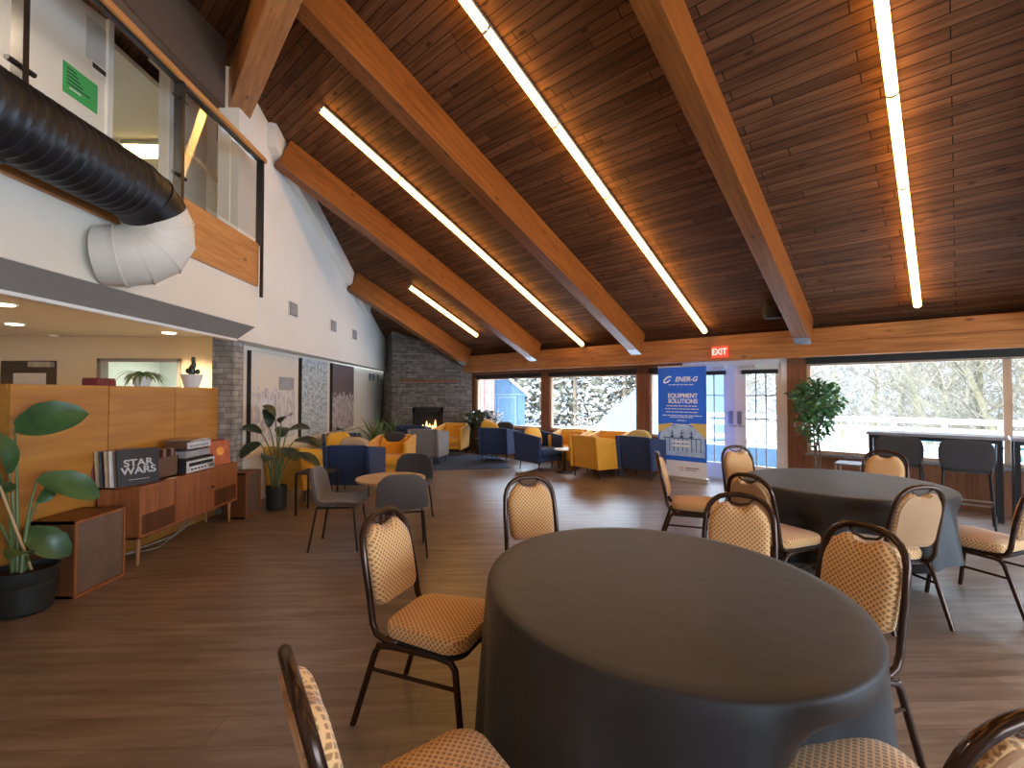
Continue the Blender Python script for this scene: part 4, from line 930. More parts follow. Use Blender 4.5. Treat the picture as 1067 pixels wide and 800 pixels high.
# ------------------------------------------------------------------ lounge armchairs
def make_armchair():
    t = thing('lounge_armchair', '', 'armchair', (0, 0, 0), 0, 'boxy lounge armchairs')
    # back shell, leaning outward towards the top
    MB().extr([(-.26, .17), (-.20, .17), (-.27, .755), (-.345, .755)], 'X', -.27, .27).build('back_shell', 'yellow', t, bevel=.015)
    for s in (-1, 1):
        a = MB()
        a.extr([(-.31, .17), (.34, .15), (.36, .66), (-.385, .755)], 'X', .285*s, .345*s)
        a.build('arm_shell', 'yellow', t, bevel=.018)
    MB().cushion((0, .07, .345), (.565, .60, .19), e=.28, nu=28).build('seat', 'yellow', t, smooth='all')
    MB().bb((-.28, -.24, .17), (.28, .33, .26)).build('seat_base', 'yellow', t, bevel=.01)
    MB().cushion((0, -.19, .55), (.54, .12, .36), Matrix.Rotation(R(8), 4, 'X'), e=.35, nu=24).build('back_cushion', 'yellow', t, smooth='all')
    for sx in (-1, 1):
        for sy in (-1, 1):
            MB().tube([(.28*sx, .03+.25*sy, .17), (.29*sx, .03+.265*sy, 0)], .010, 8).build('leg', 'black', t)
    return t
ch0 = make_armchair()
NV = {'mustard_wool': 'navy'}; GV = {'mustard_wool': 'grey'}
arm = [  # x, y, fwd, colour, label
    (-2.83, 7.04, (.40, .92), 'y', 'mustard armchair seen from behind, next to the dark-leaved plant'),
    (-2.12, 7.25, (.10, 1), 'n', 'navy armchair seen from behind, just beyond the small pale round table'),
    (-2.80, 8.75, (.35, -.94), 'n', 'navy armchair facing the room by the left wall, with a mustard cushion'),
    (-1.84, 8.45, (-.06, -1), 'y', 'mustard armchair facing the camera with a black cushion over its back'),
    (-1.47, 10.36, (.22, .97), 'g', 'grey armchair seen from behind, in front of the fireplace'),
    (-1.10, 11.80, (-.25, -.97), 'y', 'mustard armchair facing the camera, right of the fire'),
    (-1.98, 11.55, (.1, 1), 'n', 'navy armchair turned to the fire, in front of the firebox'),
    (.04, 10.68, (.38, .92), 'n', 'navy armchair with a mustard and a grey pillow, nearest the brick shed window'),
    (.84, 9.55, (.66, -.75), 'n', 'navy armchair turned sideways in front of the first window post'),
    (1.52, 9.80, (-.50, -.86), 'y', 'mustard armchair with its back to the window, facing the camera'),
    (1.80, 8.62, (.80, .60), 'y', 'mustard armchair seen from behind, middle of the window group'),
    (2.16, 9.22, (-.60, -.80), 'y', 'mustard armchair half hidden behind the middle mustard one, back to the window'),
    (2.62, 8.45, (.72, .70), 'n', 'navy armchair beside the blue banner with a mustard cushion'),
]
for i, (x, y_, f, c, lab) in enumerate(arm):
    if i == 0: o = ch0; o.location = (x, y_, 0); o.rotation_euler = (0, 0, face_rz(*f)); o['label'] = lab
    else:
        o = dup(ch0, (x, y_, 0), face_rz(*f), lab)
        if c != 'y': remat(o, NV if c == 'n' else GV)
def pillow(loc, rot, m, label, d=(.44, .13, .40)):
    t = MB().cushion((0, 0, 0), d, e=.55, nu=24, nv=12).build('cushion', m, smooth='all'); t.location = loc; t.rotation_euler = rot
    tag(t, label, 'cushion', 'loose cushions in the lounge'); return t
pillow((-2.84, 8.66, .61), (R(12), 0, face_rz(.35, -.94)), 'yellowp', 'mustard cushion in the navy armchair by the left wall')
pillow((-2.12, 7.18, .66), (R(12), 0, face_rz(.10, 1)), 'rectan', 'tan cushion peeking over the back of the nearest navy armchair')
pillow((-1.84, 8.66, .70), (R(12), R(5), face_rz(-.06, -1)), 'greyd', 'black cushion on the back of the mustard armchair', (.40, .12, .22))
pillow((-.16, 10.66, .70), (R(16), R(24), face_rz(.38, .92)), 'yellowp', 'mustard pillow sticking up out of the navy armchair near the fireplace')
pillow((.20, 10.72, .68), (R(12), 0, face_rz(.38, .92)), 'greyd', 'dark grey pillow beside the mustard pillow', (.42, .13, .38))
pillow((.74, 9.60, .62), (R(16), 0, face_rz(.66, -.75)), 'yellowp', 'mustard cushion in the sideways navy armchair by the window post')
pillow((2.56, 8.40, .66), (R(14), 0, face_rz(.72, .70)), 'gold', 'gold cushion peeking over the navy armchair beside the banner')
# small side tables
def side_table(loc, label, r=.2, h=.45, top='pot_white', base='black'):
    t = thing('side_table', label, 'side table', (*loc, 0)); MB().lathe([(0, h-.02), (r, h-.02), (r, h), (0, h)], 28).build('top', top, t, smooth=True)
    MB().lathe([(r*.8, 0), (r*.8, .015), (.03, .03), (.03, h-.02), (0, h-.02)], 20).build('pedestal', base, t, smooth=True); return t
side_table((1.30, 9.05), 'small black side table with a white top left of the middle mustard armchair')
side_table((-2.30, 9.6), 'low black side table between the left wall armchairs', .3, .42, 'blackm')
t = thing('side_table', 'dark square side table with slim legs behind the grey felt chair', 'side table', (-2.28, 6.15, 0))
MB().bb((-.2, -.2, .50), (.2, .2, .52)).build('top', 'blackm', t)
for sx in (-1, 1):
    for sy in (-1, 1): MB().bb((.19*sx-.01, .19*sy-.01, 0), (.19*sx+.01, .19*sy+.01, .5)).build('leg', 'black', t)
cl = thing('globe_lamp', 'small glowing white globe lamp on the dark stand right of the fireplace', 'lamp', (-.78, 12.35, .82)); MB().lathe([(0, 0), (.04, 0), (.03, .02), (.0, .02)], 12).build('base', 'black', cl); MB().cushion((0, 0, .075), (.11, .11, .11), e=1).build('globe', 'pot_white', cl, smooth='all')
st_ = thing('plant_stand', 'dark wooden stand between the fireplace and the window', 'stand', (-.78, 12.35, 0)); MB().bb((-.16, -.16, .79), (.16, .16, .82)).build('top', 'darkdoor', st_)
for sx in (-1, 1):
    for sy in (-1, 1): MB().bb((.14*sx-.012, .14*sy-.012, 0), (.14*sx+.012, .14*sy+.012, .79)).build('leg', 'darkdoor', st_)
# rug
rg = MB().box((0, 0, .006), (2.7, 2.1, .012)).build('area_rug', 'rug', bevel=.004); rg.location = (-1.2, 10.42, 0); rg.rotation_euler = (0, 0, R(8)); tag(rg, 'large slate-blue rug under the armchairs in front of the fireplace', 'rug')

# ------------------------------------------------------------------ small round table and felt chairs
ct = thing('cafe_table', 'small round table with pale wooden top between three grey felt chairs', 'table', (-1.12, 5.10, 0))
MB().lathe([(0, .585), (.35, .585), (.36, .592), (.36, .61), (0, .61)], 40).build('tabletop', 'birch', ct, smooth=True)
MB().lathe([(.2, 0), (.2, .012), (.03, .03), (.025, .585), (0, .585)], 24).build('pedestal', 'black', ct, smooth=True)
ph = MB().bb((-.04, -.07, 0), (.04, .07, .008)).build('phone', 'black', bevel=.003); ph.location = (-1.02, 5.22, .611); ph.rotation_euler = (0, 0, R(70)); tag(ph, 'black phone lying on the small pale round table', 'phone')
def make_felt():
    t = thing('felt_chair', '', 'chair', (0, 0, 0), 0, 'grey felt chairs around the small table')
    prof = []  # side profile of the shell centre line: y, z
    pl = [(.22, .405), (.20, .43), (.05, .435), (-.10, .43), (-.17, .45), (-.21, .52), (-.235, .62), (-.25, .70), (-.255, .77)]
    vs = []; fs = []; NW = 10
    for k, (y_, z_) in enumerate(pl):
        for j in range(NW+1):
            s = j/NW*2-1
            w = .235 if k < 5 else .235-.012*(k-5)
            curve = .035*s*s
            if k == len(pl)-1: z2 = z_-.06*abs(s)**5
            else: z2 = z_+(curve*.6 if 0 < k < 5 else 0)
            y2 = y_+(curve if k >= 5 else 0) - (.05*abs(s)**5 if k == 0 else 0)
            vs.append((s*w, y2, z2))
    for k in range(len(pl)-1):
        for j in range(NW): fs.append((k*(NW+1)+j, k*(NW+1)+j+1, (k+1)*(NW+1)+j+1, (k+1)*(NW+1)+j))
    def shell(k0, k1, name):
        m_ = MB(); m_.add(vs[k0*(NW+1):(k1+1)*(NW+1)], [f for f in [[i for i in g_] for g_ in [[(k)*(NW+1)+j, (k)*(NW+1)+j+1, (k+1)*(NW+1)+j+1, (k+1)*(NW+1)+j] for k in range(k1-k0) for j in range(NW)]]])
        o = m_.build(name, 'greych', t, smooth='all'); md = o.modifiers.new('thick', 'SOLIDIFY'); md.thickness = .04; md.offset = 0
        b_ = o.modifiers.new('round', 'BEVEL'); b_.width = .012; b_.segments = 3
    shell(0, 4, 'seat'); shell(4, 8, 'backrest')
    MB().tube([(-.19, .17, .41), (.19, .17, .41), (.19, -.17, .41), (-.19, -.17, .41)], .010, 8, closed=True).build('seat_frame', 'black', t)
    for sx in (-1, 1):
        MB().tube([(.19*sx, .17, .41), (.215*sx, .215, 0)], .010, 8).build('leg', 'black', t)
        MB().tube([(.19*sx, -.17, .41), (.225*sx, -.24, 0)], .010, 8).build('leg', 'black', t)
    return t
f0 = make_felt(); f0.location = (-1.55, 4.80, 0); f0.rotation_euler = (0, 0, face_rz(1, .05)); f0['label'] = 'grey felt chair seen from the side, left of the small pale table'
dup(f0, (-.90, 4.58, 0), face_rz(-.2, .98), 'grey felt chair seen from behind, in front of the small pale table')
fk = dup(f0, (-1.02, 5.62, 0), face_rz(-.1, -1), 'darkest felt chair, beyond the small pale table'); remat(fk, {'charcoal_felt': 'greyd'})

# ------------------------------------------------------------------ banquet chairs
def pad_outline(w, h0, h1, notch, n=10, ew=1.0):
    """front view outline of the back pad: straight bottom with round corners, arched top with a handle notch"""
    pts = []; r = w*.92
    return pts
def make_banquet():
    t = thing('banquet_chair', '', 'chair', (0, 0, 0), 0, 'gold banquet chairs')
    # seat: rounded trapezoid cushion
    def rr(hwf, hwb, yf, yb_, r, z, n=6):
        cs_ = [((hwf-r, yf-r), 0), ((-hwf+r, yf-r), PI/2), ((-hwb+r, yb_+r), PI), ((hwb-r, yb_+r), 3*PI/2)]
        out = []
        for (cx, cy), a0_ in cs_:
            for k in range(n+1): a = a0_+PI/2*k/n; out.append((cx+r*math.cos(a), cy+r*math.sin(a), z))
        return out
    def stack(layers):
        m_ = MB(); n = len(layers[0]); vs = [p for l in layers for p in l]; fs = []
        for k in range(len(layers)-1):
            for j in range(n): j2 = (j+1) % n; fs.append((k*n+j, k*n+j2, (k+1)*n+j2, (k+1)*n+j))
        fs.append(tuple(reversed(range(n)))); fs.append(tuple(range((len(layers)-1)*n, len(layers)*n))); return m_.add(vs, fs)
    L_ = []
    for z, i_ in ((.405, .015), (.412, .004), (.43, 0), (.452, 0), (.468, .008), (.478, .03), (.483, .08), (.485, .14)):
        L_.append(rr(.225-i_, .195-i_, .235-i_, -.195+i_, max(.02, .09-i_*.4), z))
    seat = stack(L_).build('seat', 'fab', t, smooth=True, uv='XYB')
    MB().extr([(.0, 0)], 'X', 0, 0) if False else None
    stack([rr(.215, .185, .225, -.185, .08, .385), rr(.222, .192, .232, -.192, .085, .404)]).build('seat_pan', 'blackm', t)
    # back path: side profile function y(z)
    def by(z): return -.235 - .10*((z-.42)/.50)**1.35*1.0
    # backrest pad outline (x, z)
    w, zb_, zt_ = .155, .515, .885
    out = []
    for k in range(7): a = PI+PI/2*k/6; out.append((-w+.05+.05*math.cos(a), zb_+.05+.05*math.sin(a)))
    for k in range(7): a = 1.5*PI+PI/2*k/6; out.append((w-.05+.05*math.cos(a), zb_+.05+.05*math.sin(a)))
    zc = .73
    out.append((w+.004, .64))
    for k in range(0, 7): a = R(4)+R(58)*k/6; out.append(((w+.006)*math.cos(a)**.8, zc+(zt_-zc)*math.sin(a)**1.0*1.0))
    out += [(.058, zt_-.016), (.042, zt_-.034), (.0, zt_-.040), (-.042, zt_-.034), (-.058, zt_-.016)]
    for k in range(6, -1, -1): a = R(4)+R(58)*k/6; out.append((-(w+.006)*math.cos(a)**.8, zc+(zt_-zc)*math.sin(a)))
    out.append((-w-.004, .64))
    cx, cz = 0, .69
    lay = []
    n = len(out)
    for s, off in ((.72, .044), (.86, .040), (.95, .030), (1.0, .012), (1.0, -.012), (.96, -.020)):
        lay.append([(cx+(x-cx)*s, by(cz+(z-cz)*s)+off, cz+(z-cz)*s) for x, z in out])
    m_ = MB(); vs = [p for l in lay for p in l]; fs = []
    for k in range(len(lay)-1):
        for j in range(n): j2 = (j+1) % n; fs.append((k*n+j, k*n+j2, (k+1)*n+j2, (k+1)*n+j))
    k = len(vs); vs.append((0, by(cz)+.047, cz)); vs.append((0, by(cz)-.022, cz))
    for j in range(n):
        j2 = (j+1) % n; fs.append((j2, j, k)); fs.append(((len(lay)-1)*n+j, (len(lay)-1)*n+j2, k+1))
    m_.add(vs, fs).build('backrest', 'fab', t, smooth='all', uv='XZB')
    rp_ = [(x*.97, cz+(z-cz)*.97) for x, z in out]
    MB().add([(x, by(z)-.019, z) for x, z in rp_]+[(x*.96, by(z)-.027, cz+(z-cz)*.96) for x, z in rp_], [tuple(range(n)), tuple(range(n, 2*n))]+[(j, (j+1) % n, n+(j+1) % n, n+j) for j in range(n)]).build('back_panel', 'fabback', t, smooth=True)['label'] = 'plain brown rear panel'
    # tube hoop
    hoop = []
    fw = .183
    hoop += [(-fw+.005, -.10, .395), (-fw, -.17, .397), (-fw, -.215, .415), (-fw, -.238, .46)]
    for z in (.52, .60, .68): hoop.append((-fw+.003*(z-.5), by(z), z))
    for k in range(0, 13):
        a = PI-PI*k/12; x = math.copysign(abs(math.cos(a))**.75, math.cos(a))*(fw-.004); z = .74+.175*math.sin(a)**.8 if math.sin(a) > 0 else .74
        hoop.append((x, by(z), z))
    for z in (.68, .60, .52): hoop.append((fw-.003*(z-.5), by(z), z))
    hoop += [(fw, -.238, .46), (fw, -.215, .415), (fw, -.17, .397), (fw-.005, -.10, .395)]
    MB().tube(hoop, .0155, 10, up=(1, 0, 0)).build('back_frame', 'tube', t, smooth='all')
    # handle rim
    MB().tube([(-.07, by(.88), .893), (-.05, by(.86), .872), (0, by(.85), .862), (.05, by(.86), .872), (.07, by(.88), .893)], .006, 8).build('handle_rim', 'tube', t, smooth='all')
    for s in (-1, 1):
        x = .197*s
        MB().tube([(x, -.20, .372), (x, -.12, .383), (x, .10, .383), (x, .18, .372)], .0145, 10).build('seat_rail', 'tube', t, smooth=True)
        MB().tube([(x, .10, .383), (x, .165, .377), (x, .192, .345), (x+.012*s, .235, 0.0)], .0145, 10).build('leg', 'tube', t, smooth=True)
        MB().tube([(x, -.12, .383), (x, -.185, .375), (x, -.212, .342), (x+.012*s, -.325, 0.0)], .0145, 10).build('leg', 'tube', t, smooth=True)
        MB().tube([(x+.003*s, -.236, .265), (x+.003*s, .20, .265)], .0085, 8).build('stretcher', 'tube', t, smooth=True)
    MB().tube([(-.197, .17, .378), (.197, .17, .378)], .011, 8).tube([(-.197, -.17, .378), (.197, -.17, .378)], .011, 8).build('cross_rail', 'tube', t, smooth=True)
    return t
T1 = (.63, 1.88); T2 = (2.88, 3.90)
bq = [ # seat centre x, y, facing, label
    (-.27, 2.27, (.92, -.40), 'gold patterned banquet chair left of the front table, angled towards it'),
    (-.16, 1.22, (.86, .51), 'gold patterned banquet chair at the bottom left, cut off by the photo edge'),
    (.31, 3.02, (.27, -.96), 'gold banquet chair beyond the far left rim of the front table'),
    (1.22, 2.44, (-.55, -.83), 'gold banquet chair between the two black tables, behind the front table'),
    (1.32, 1.96, (-.95, -.30), 'gold patterned banquet chair at the right rim of the front table'),
    (.97, 1.18, (-.12, .99), 'gold patterned banquet chair at the bottom right, seen from behind and above'),
    (2.10, 3.52, (.90, .43), 'banquet chair left of the far table, half hidden behind another chair'),
    (2.68, 4.86, (.12, -.99), 'banquet chair beyond the far table, in front of the white door'),
    (1.90, 4.55, (.93, -.36), 'banquet chair seen from the side between the blue banner and the far table'),
    (3.70, 4.50, (-.75, -.66), 'banquet chair beyond the far table, in front of the bar chairs'),
    (2.64, 3.24, (-.10, .99), 'brown-backed banquet chair in front of the far table, seen from behind'),
    (3.53, 3.37, (-.32, .95), 'banquet chair at the right edge beside the far table'),
]
b0 = None
for i, (x, y_, f, lab) in enumerate(bq):
    if i == 0: b0 = make_banquet(); o = b0; o.location = (x, y_, 0); o.rotation_euler = (0, 0, face_rz(*f)); o['label'] = lab
    else: dup(b0, (x, y_, 0), face_rz(*f), lab)

# ------------------------------------------------------------------ banquet tables with cloths
def table(cx, cy, rx, ry, rot, zt_, label, clabel, hem, seed, seats=()):
    t = thing('banquet_table', label, 'table', (cx, cy, 0), rot)
    MB().lathe([(0, zt_-.035), (.97, zt_-.035), (.985, zt_-.03), (.985, zt_-.008), (0, zt_-.008)], 48, sx=rx, sy=ry).build('tabletop', 'birch', t)
    for a in (45, 135, 225, 315):
        x, y_ = .5*rx*math.cos(R(a)), .5*ry*math.sin(R(a))
        MB().tube([(x, y_, zt_-.035), (x*1.15, y_*1.15, 0)], .014, 8).build('leg', 'black', t)
    rnd = random.Random(seed); NS = 144; vs = []; fs = []
    rings = [(0, 0), (.2, 0), (.4, 0), (.6, 0), (.8, 0), (.93, 0), (.985, -.001), (1.0, -.006), (1.007, -.018)]
    ph_ = [rnd.random()*6.28 for _ in range(6)]
    for r_, dz in rings:
        for j in range(NS): a = 2*PI*j/NS; vs.append((r_*rx*math.cos(a), r_*ry*math.sin(a), zt_+dz + (.0006*math.sin(9*r_*math.cos(a)+ph_[0]) if 0 < r_ < .95 else 0)))
    ND = 14
    for k in range(1, ND+1):
        for j in range(NS):
            a = 2*PI*j/NS; zl = hem(a); tt = k/ND
            fold = (.5+.5*math.sin(11*a+ph_[1]+.8*math.sin(3*a+ph_[2])))*.6+.4*(.5+.5*math.sin(19*a+ph_[3]+math.sin(5*a)))
            amp = .085*tt**.8*fold + .012*tt
            z = (zt_-.018)+(zl-(zt_-.018))*tt
            rr_ = 1.007+amp
            px, py = rr_*rx*math.cos(a), rr_*ry*math.sin(a)
            wgt = min(1, max(0, (.70-z)/.16))
            for sx_, sy_ in seats:                       # the cloth gives way to a seat pushed against it
                q = Matrix.Rotation(-rot, 2) @ Vector((sx_-cx, sy_-cy)); d0 = Vector((px, py))
                k_ = max(0, 1-(d0.angle(q)/.50)**2)**2
                nl = d0.length-.20*k_*wgt; px, py = d0.normalized().x*nl, d0.normalized().y*nl
            vs.append((px, py, z))
    n = len(rings)+ND
    for k in range(n-1):
        for j in range(NS): j2 = (j+1) % NS; fs.append((k*NS+j, k*NS+j2, (k+1)*NS+j2, (k+1)*NS+j))
    c = MB().add(vs, fs).build('tablecloth', 'cloth', smooth='all'); c.location = (cx, cy, 0); c.rotation_euler = (0, 0, rot)
    tag(c, clabel, 'tablecloth', 'black cloths on the round tables')
table(.632, 1.878, .66, .75, R(12), .765, 'round banquet table hidden under the front black cloth', 'black floor-length tablecloth on the large front round table', lambda a: .03+.02*math.sin(3*a), 3, [(b[0], b[1]) for b in bq[5:6]])
table(T2[0], T2[1], .73, .73, 0, .765, 'round banquet table hidden under the far black cloth', 'black tablecloth on the far round table near the right window', lambda a: .16+.13*math.cos(a+.9)+.05*math.sin(4*a), 9, [(b[0], b[1]) for b in (bq[6], bq[10], bq[11])])

# ------------------------------------------------------------------ banner
bn = thing('roll_up_banner', 'tall blue roll-up banner with white lettering and gold accents standing before the patio doors', 'banner', W(-3.49, 8.02, 0), WR)
bw, bh = .86, 1.98
MB().bb((-bw/2-.02, -.10, 0), (bw/2+.02, .10, .025)).build('base', 'alum', bn, bevel=.006)
MB().bb((-bw/2-.02, -.045, .025), (bw/2+.02, .045, .075)).build('cassette', 'alum', bn, bevel=.01)
MB().tube([(0, .03, .07), (0, .03, bh)], .01, 8).build('pole', 'alum', bn)
MB().bb((-bw/2, -.012, bh-.02), (bw/2, .012, bh+.005)).build('top_rail', 'alum', bn)
MB().bb((-bw/2, -.006, .34), (bw/2, -.004, bh-.02)).build('blue_sheet', 'bblue', bn)
MB().bb((-bw/2, -.006, .075), (bw/2, -.004, .339)).build('white_foot_sheet', 'bwhite', bn)
def bshape(poly, m, name, d=.008):
    return MB().extr([p for p in poly], 'Y', -d, -.0065).build(name, m, bn)
arc = [(.37*math.cos(R(a)), .86+.17*math.sin(R(a))) for a in range(0, 181, 12)]
bshape([(-bw/2, .80), (-bw/2, .95), (-.16, .99), (-.20, .93)], 'byellow', 'gold_band')
bshape([(bw/2, .72), (bw/2, .99), (.14, .99), (.22, .92)], 'byellow', 'gold_band')
bshape([(-.40, .42), (.40, .42)] + [(.40*math.cos(R(a)), .74+.22*math.sin(R(a))) for a in range(0, 181, 10)], 'bpale', 'photo_arch', .0078)
mb = MB().bb((-.33, -.0095, .72), (.34, -.0082, .735))
for k in range(9): mb.bb((-.30+k*.078, -.0095, .50), (-.288+k*.078, -.0082, .72))
for x in (-.17, 0, .17):
    mb.bb((x-.008, -.0095, .735), (x+.008, -.0082, .86)); mb.bb((x-.03, -.0095, .74), (x+.03, -.0082, .77)); mb.bb((x-.018, -.0095, .80), (x+.018, -.0082, .82))
mb.build('pictured_pipework', 'bdark', bn)
mb = MB(); [mb.bb((-.16+.0*k, -.0105, .58+k*.07), (.14, -.0097, .615+k*.07)) for k in range(2)]; mb.build('pictured_units', 'bwhite', bn)
# ring logo
mb = MB(); pts = [(-.25+.062*math.cos(R(a))+.02*math.sin(R(a)), -.009, 1.745+.05*math.sin(R(a))+.02*math.cos(R(a))) for a in range(20, 350, 15)]
mb.tube(pts, .013, 6).build('ring_emblem', 'bwhite', bn)
text('ENER-G', .115, 'bwhite', bn, Matrix.Translation((.08, -.008, 1.745)) @ STAND, sx=.98, shear=.3, bold=.003)
text('EQUIPMENT', .105, 'bwhite', bn, Matrix.Translation((0.02, -.008, 1.46)) @ STAND, sx=.92, bold=.003)
text('SOLUTIONS', .105, 'bwhite', bn, Matrix.Translation((0.02, -.008, 1.365)) @ STAND, sx=.92, bold=.003)
mb = MB()
for z, w_ in ((1.655, .46), (1.285, .54), (1.235, .60), (1.18, .56), (1.12, .70), (1.09, .40), (1.035, .16), (.965, .38)):
    x = -w_/2
    while x < w_/2-.01:
        dx = random.uniform(.03, .09); mb.bb((x, -.0095, z-.007), (min(x+dx, w_/2), -.0065, z+.007)); x += dx+.014
mb.build('small_print', 'bwhite', bn)
mb = MB(); mb.tube([(.0+.03*math.cos(R(a)), -.008, .21+.028*math.sin(R(a))) for a in range(0, 340, 20)], .007, 6); mb.build('foot_emblem', 'orange', bn)
MB().bb((.06, -.008, .215), (.30, -.0065, .235)).bb((.06, -.008, .18), (.25, -.0065, .195)).build('foot_print', 'inkgrey', bn)

# ------------------------------------------------------------------ bar tables and chairs by the right window
def bar_table(u0, u1, label):
    t = thing('bar_table', label, 'table', W((u0+u1)/2, 8.12, 0), WR, 'grey bar tables by the window'); w = (u1-u0)/2
    MB().bb((-w, -.26, .955), (w, .26, .995)).build('tabletop', 'bar', t, bevel=.006)
    for s in (-1, 1):
        for q in (-1, 1): MB().bb((s*(w-.05)-.025, q*.21-.025, 0), (s*(w-.05)+.025, q*.21+.025, .955)).build('leg', 'black', t)
    MB().bb((-w+.05, .19, .90), (w-.05, .23, .955)).bb((-w+.05, -.23, .91), (w-.05, -.2, .955)).build('apron', 'black', t)
    return t
bar_table(-.90, .40, 'grey-topped bar table in front of the right window, left of the pair')
bar_table(.44, 1.80, 'grey-topped bar table at the right photo edge, right of the pair')
def make_bar():
    t = thing('bar_chair', '', 'bar chair', (0, 0, 0), 0, 'dark bar chairs at the window')
    MB().cushion((0, .02, .655), (.44, .42, .07), e=.35, nu=24).build('seat', 'greyd', t, smooth='all')
    o = MB().cushion((0, 0, 0), (.46, .045, .33), e=.3, nu=28).build('backrest', 'greyd', t, smooth='all'); o.location = (0, -.235, .825); o.rotation_euler = (R(-6), 0, 0)
    for s in (-1, 1):
        MB().tube([(.19*s, .17, .625), (.22*s, .22, 0)], .011, 8).build('leg', 'black', t)
        MB().tube([(.20*s, -.25, .82), (.19*s, -.19, .63), (.22*s, -.25, 0)], .011, 8).build('leg', 'black', t)
        MB().tube([(.212*s, .20, .25), (.212*s, -.22, .25)], .009, 8).build('stretcher', 'steel', t)
    MB().tube([(-.213, .205, .22), (.213, .205, .22)], .009, 8).build('footrest', 'steel', t)
    MB().tube([(-.21, -.222, .34), (.21, -.222, .34)], .009, 8).build('stretcher', 'steel', t)
    return t
k0 = make_bar(); k0.location = W(-.52, 7.52, 0); k0.rotation_euler = (0, 0, WR); k0['label'] = 'dark bar chair with its back to the camera, nearest the ficus tree'
dup(k0, W(.06, 7.42, 0), WR, 'dark bar chair with its back to the camera, second from the ficus tree')
t = thing('low_stand', 'small pale-topped stand below the window beside the ficus tree', 'stand', W(-1.12, 8.2, 0), WR)
MB().bb((-.16, -.2, .50), (.16, .2, .525)).build('top', 'bar', t)
for s in (-1, 1):
    for q in (-1, 1): MB().bb((s*.145-.01, q*.185-.01, 0), (s*.145+.01, q*.185+.01, .5)).build('leg', 'alum', t)
MB().bb((-.13, -.17, .25), (.13, .17, .27)).build('shelf', 'alum', t)

# ------------------------------------------------------------------ outside
G = -.12
struct(MB(WM).bb((-60, DW+.17, G-.3), (50, 70, G)).build('ground_snow', 'snow'))
# wooded slope behind the trees
def slope(u0, u1, n0, n1, z1, name, seed, nu=60, nn=14):
    rnd = random.Random(seed); vs = []; fs = []
    for i in range(nu+1):
        for j in range(nn+1):
            t_ = j/nn; vs.append((u0+(u1-u0)*i/nu, n0+(n1-n0)*t_, G-.05+z1*t_**1.15+rnd.uniform(-.3, .35)*(t_ > .1)))
    for i in range(nu):
        for j in range(nn): a = i*(nn+1)+j; fs.append((a, a+nn+1, a+nn+2, a+1))
    return struct(MB(WM).add(vs, fs).build(name, 'hill'))
slope(-60, 50, 27, 50, 17, 'ground_hillside', 3)
def bare_tree(seed, H=8.0, r0=.09, dens=1.0, lean=.1):
    rnd = random.Random(seed); tr, tw = MB(), MB()
    def branch(p, d, L_, r, lev):
        n = 5 if lev == 0 else 3; pts_ = [p]; q = p; dd_ = d.copy()
        for k in range(n):
            dd_ = (dd_+Vector((rnd.uniform(-1, 1), rnd.uniform(-1, 1), rnd.uniform(-.3, .5)))*(.10 if lev == 0 else .25)).normalized(); q = q+dd_*L_/n; pts_.append(q)
        (tr if lev == 0 else tw).tube(pts_, [r*(1-.75*k/n) for k in range(n+1)], 6 if lev == 0 else 3)
        if lev < 3:
            m_ = int((24, 8, 5)[lev]*dens)
            for k in range(m_):
                t_ = rnd.uniform(.06 if lev == 0 else .15, 1)**(1.5 if lev == 0 else 1); i = min(n-1, int(t_*n)); b_ = pts_[i].lerp(pts_[i+1], t_*n-i)
                ax = Vector((rnd.uniform(-1, 1), rnd.uniform(-1, 1), rnd.uniform(-.1, .7))).normalized()
                branch(b_, (dd_*.5+ax).normalized(), L_*rnd.uniform(.22, .42), r*(.34 if lev == 0 else .55), lev+1)
    branch(Vector((0, 0, 0)), Vector((rnd.uniform(-lean, lean), rnd.uniform(-lean, lean), 1)).normalized(), H, r0, 0)
    return tr, tw
def tree_obj(seed, name, label, group, loc, **kw):
    tr, tw = bare_tree(seed, **kw); t = thing(name, label, 'tree', loc, 0, group)
    tr.build('trunk', 'aspen', t); tw.build('branches', 'twig', t); return t
protos = [tree_obj(31+k, 'bare_tree', 'bare pale-barked tree with frosted twigs beyond the windows', 'bare frosted trees outside', (0, 0, G), H=(6.5, 5.2, 7.5)[k], r0=(.085, .06, .10)[k], lean=.22) for k in range(3)]
rnd = random.Random(77); spots = []
for k in range(34): spots.append((-.8+k*.5+rnd.uniform(-.25, .25), rnd.choice((15.5, 17.5, 19.5, 21.5))+rnd.uniform(-.7, .7)))
for k in range(14): spots.append((-8.5-k*1.25+rnd.uniform(-.4, .4), 24+rnd.uniform(-1.5, 2.5)))
for k in range(8): spots.append((-1.5+rnd.uniform(-2, 2)-k*.9, 20+rnd.uniform(-1.5, 4)))
for i, (u, n) in enumerate(spots):
    loc = W(u, n, G); rz = rnd.random()*6.28
    if i < 3: protos[i].location = loc; protos[i].rotation_euler = (0, 0, rz)
    else: dup(protos[i % 3], loc, rz, protos[0]['label'])
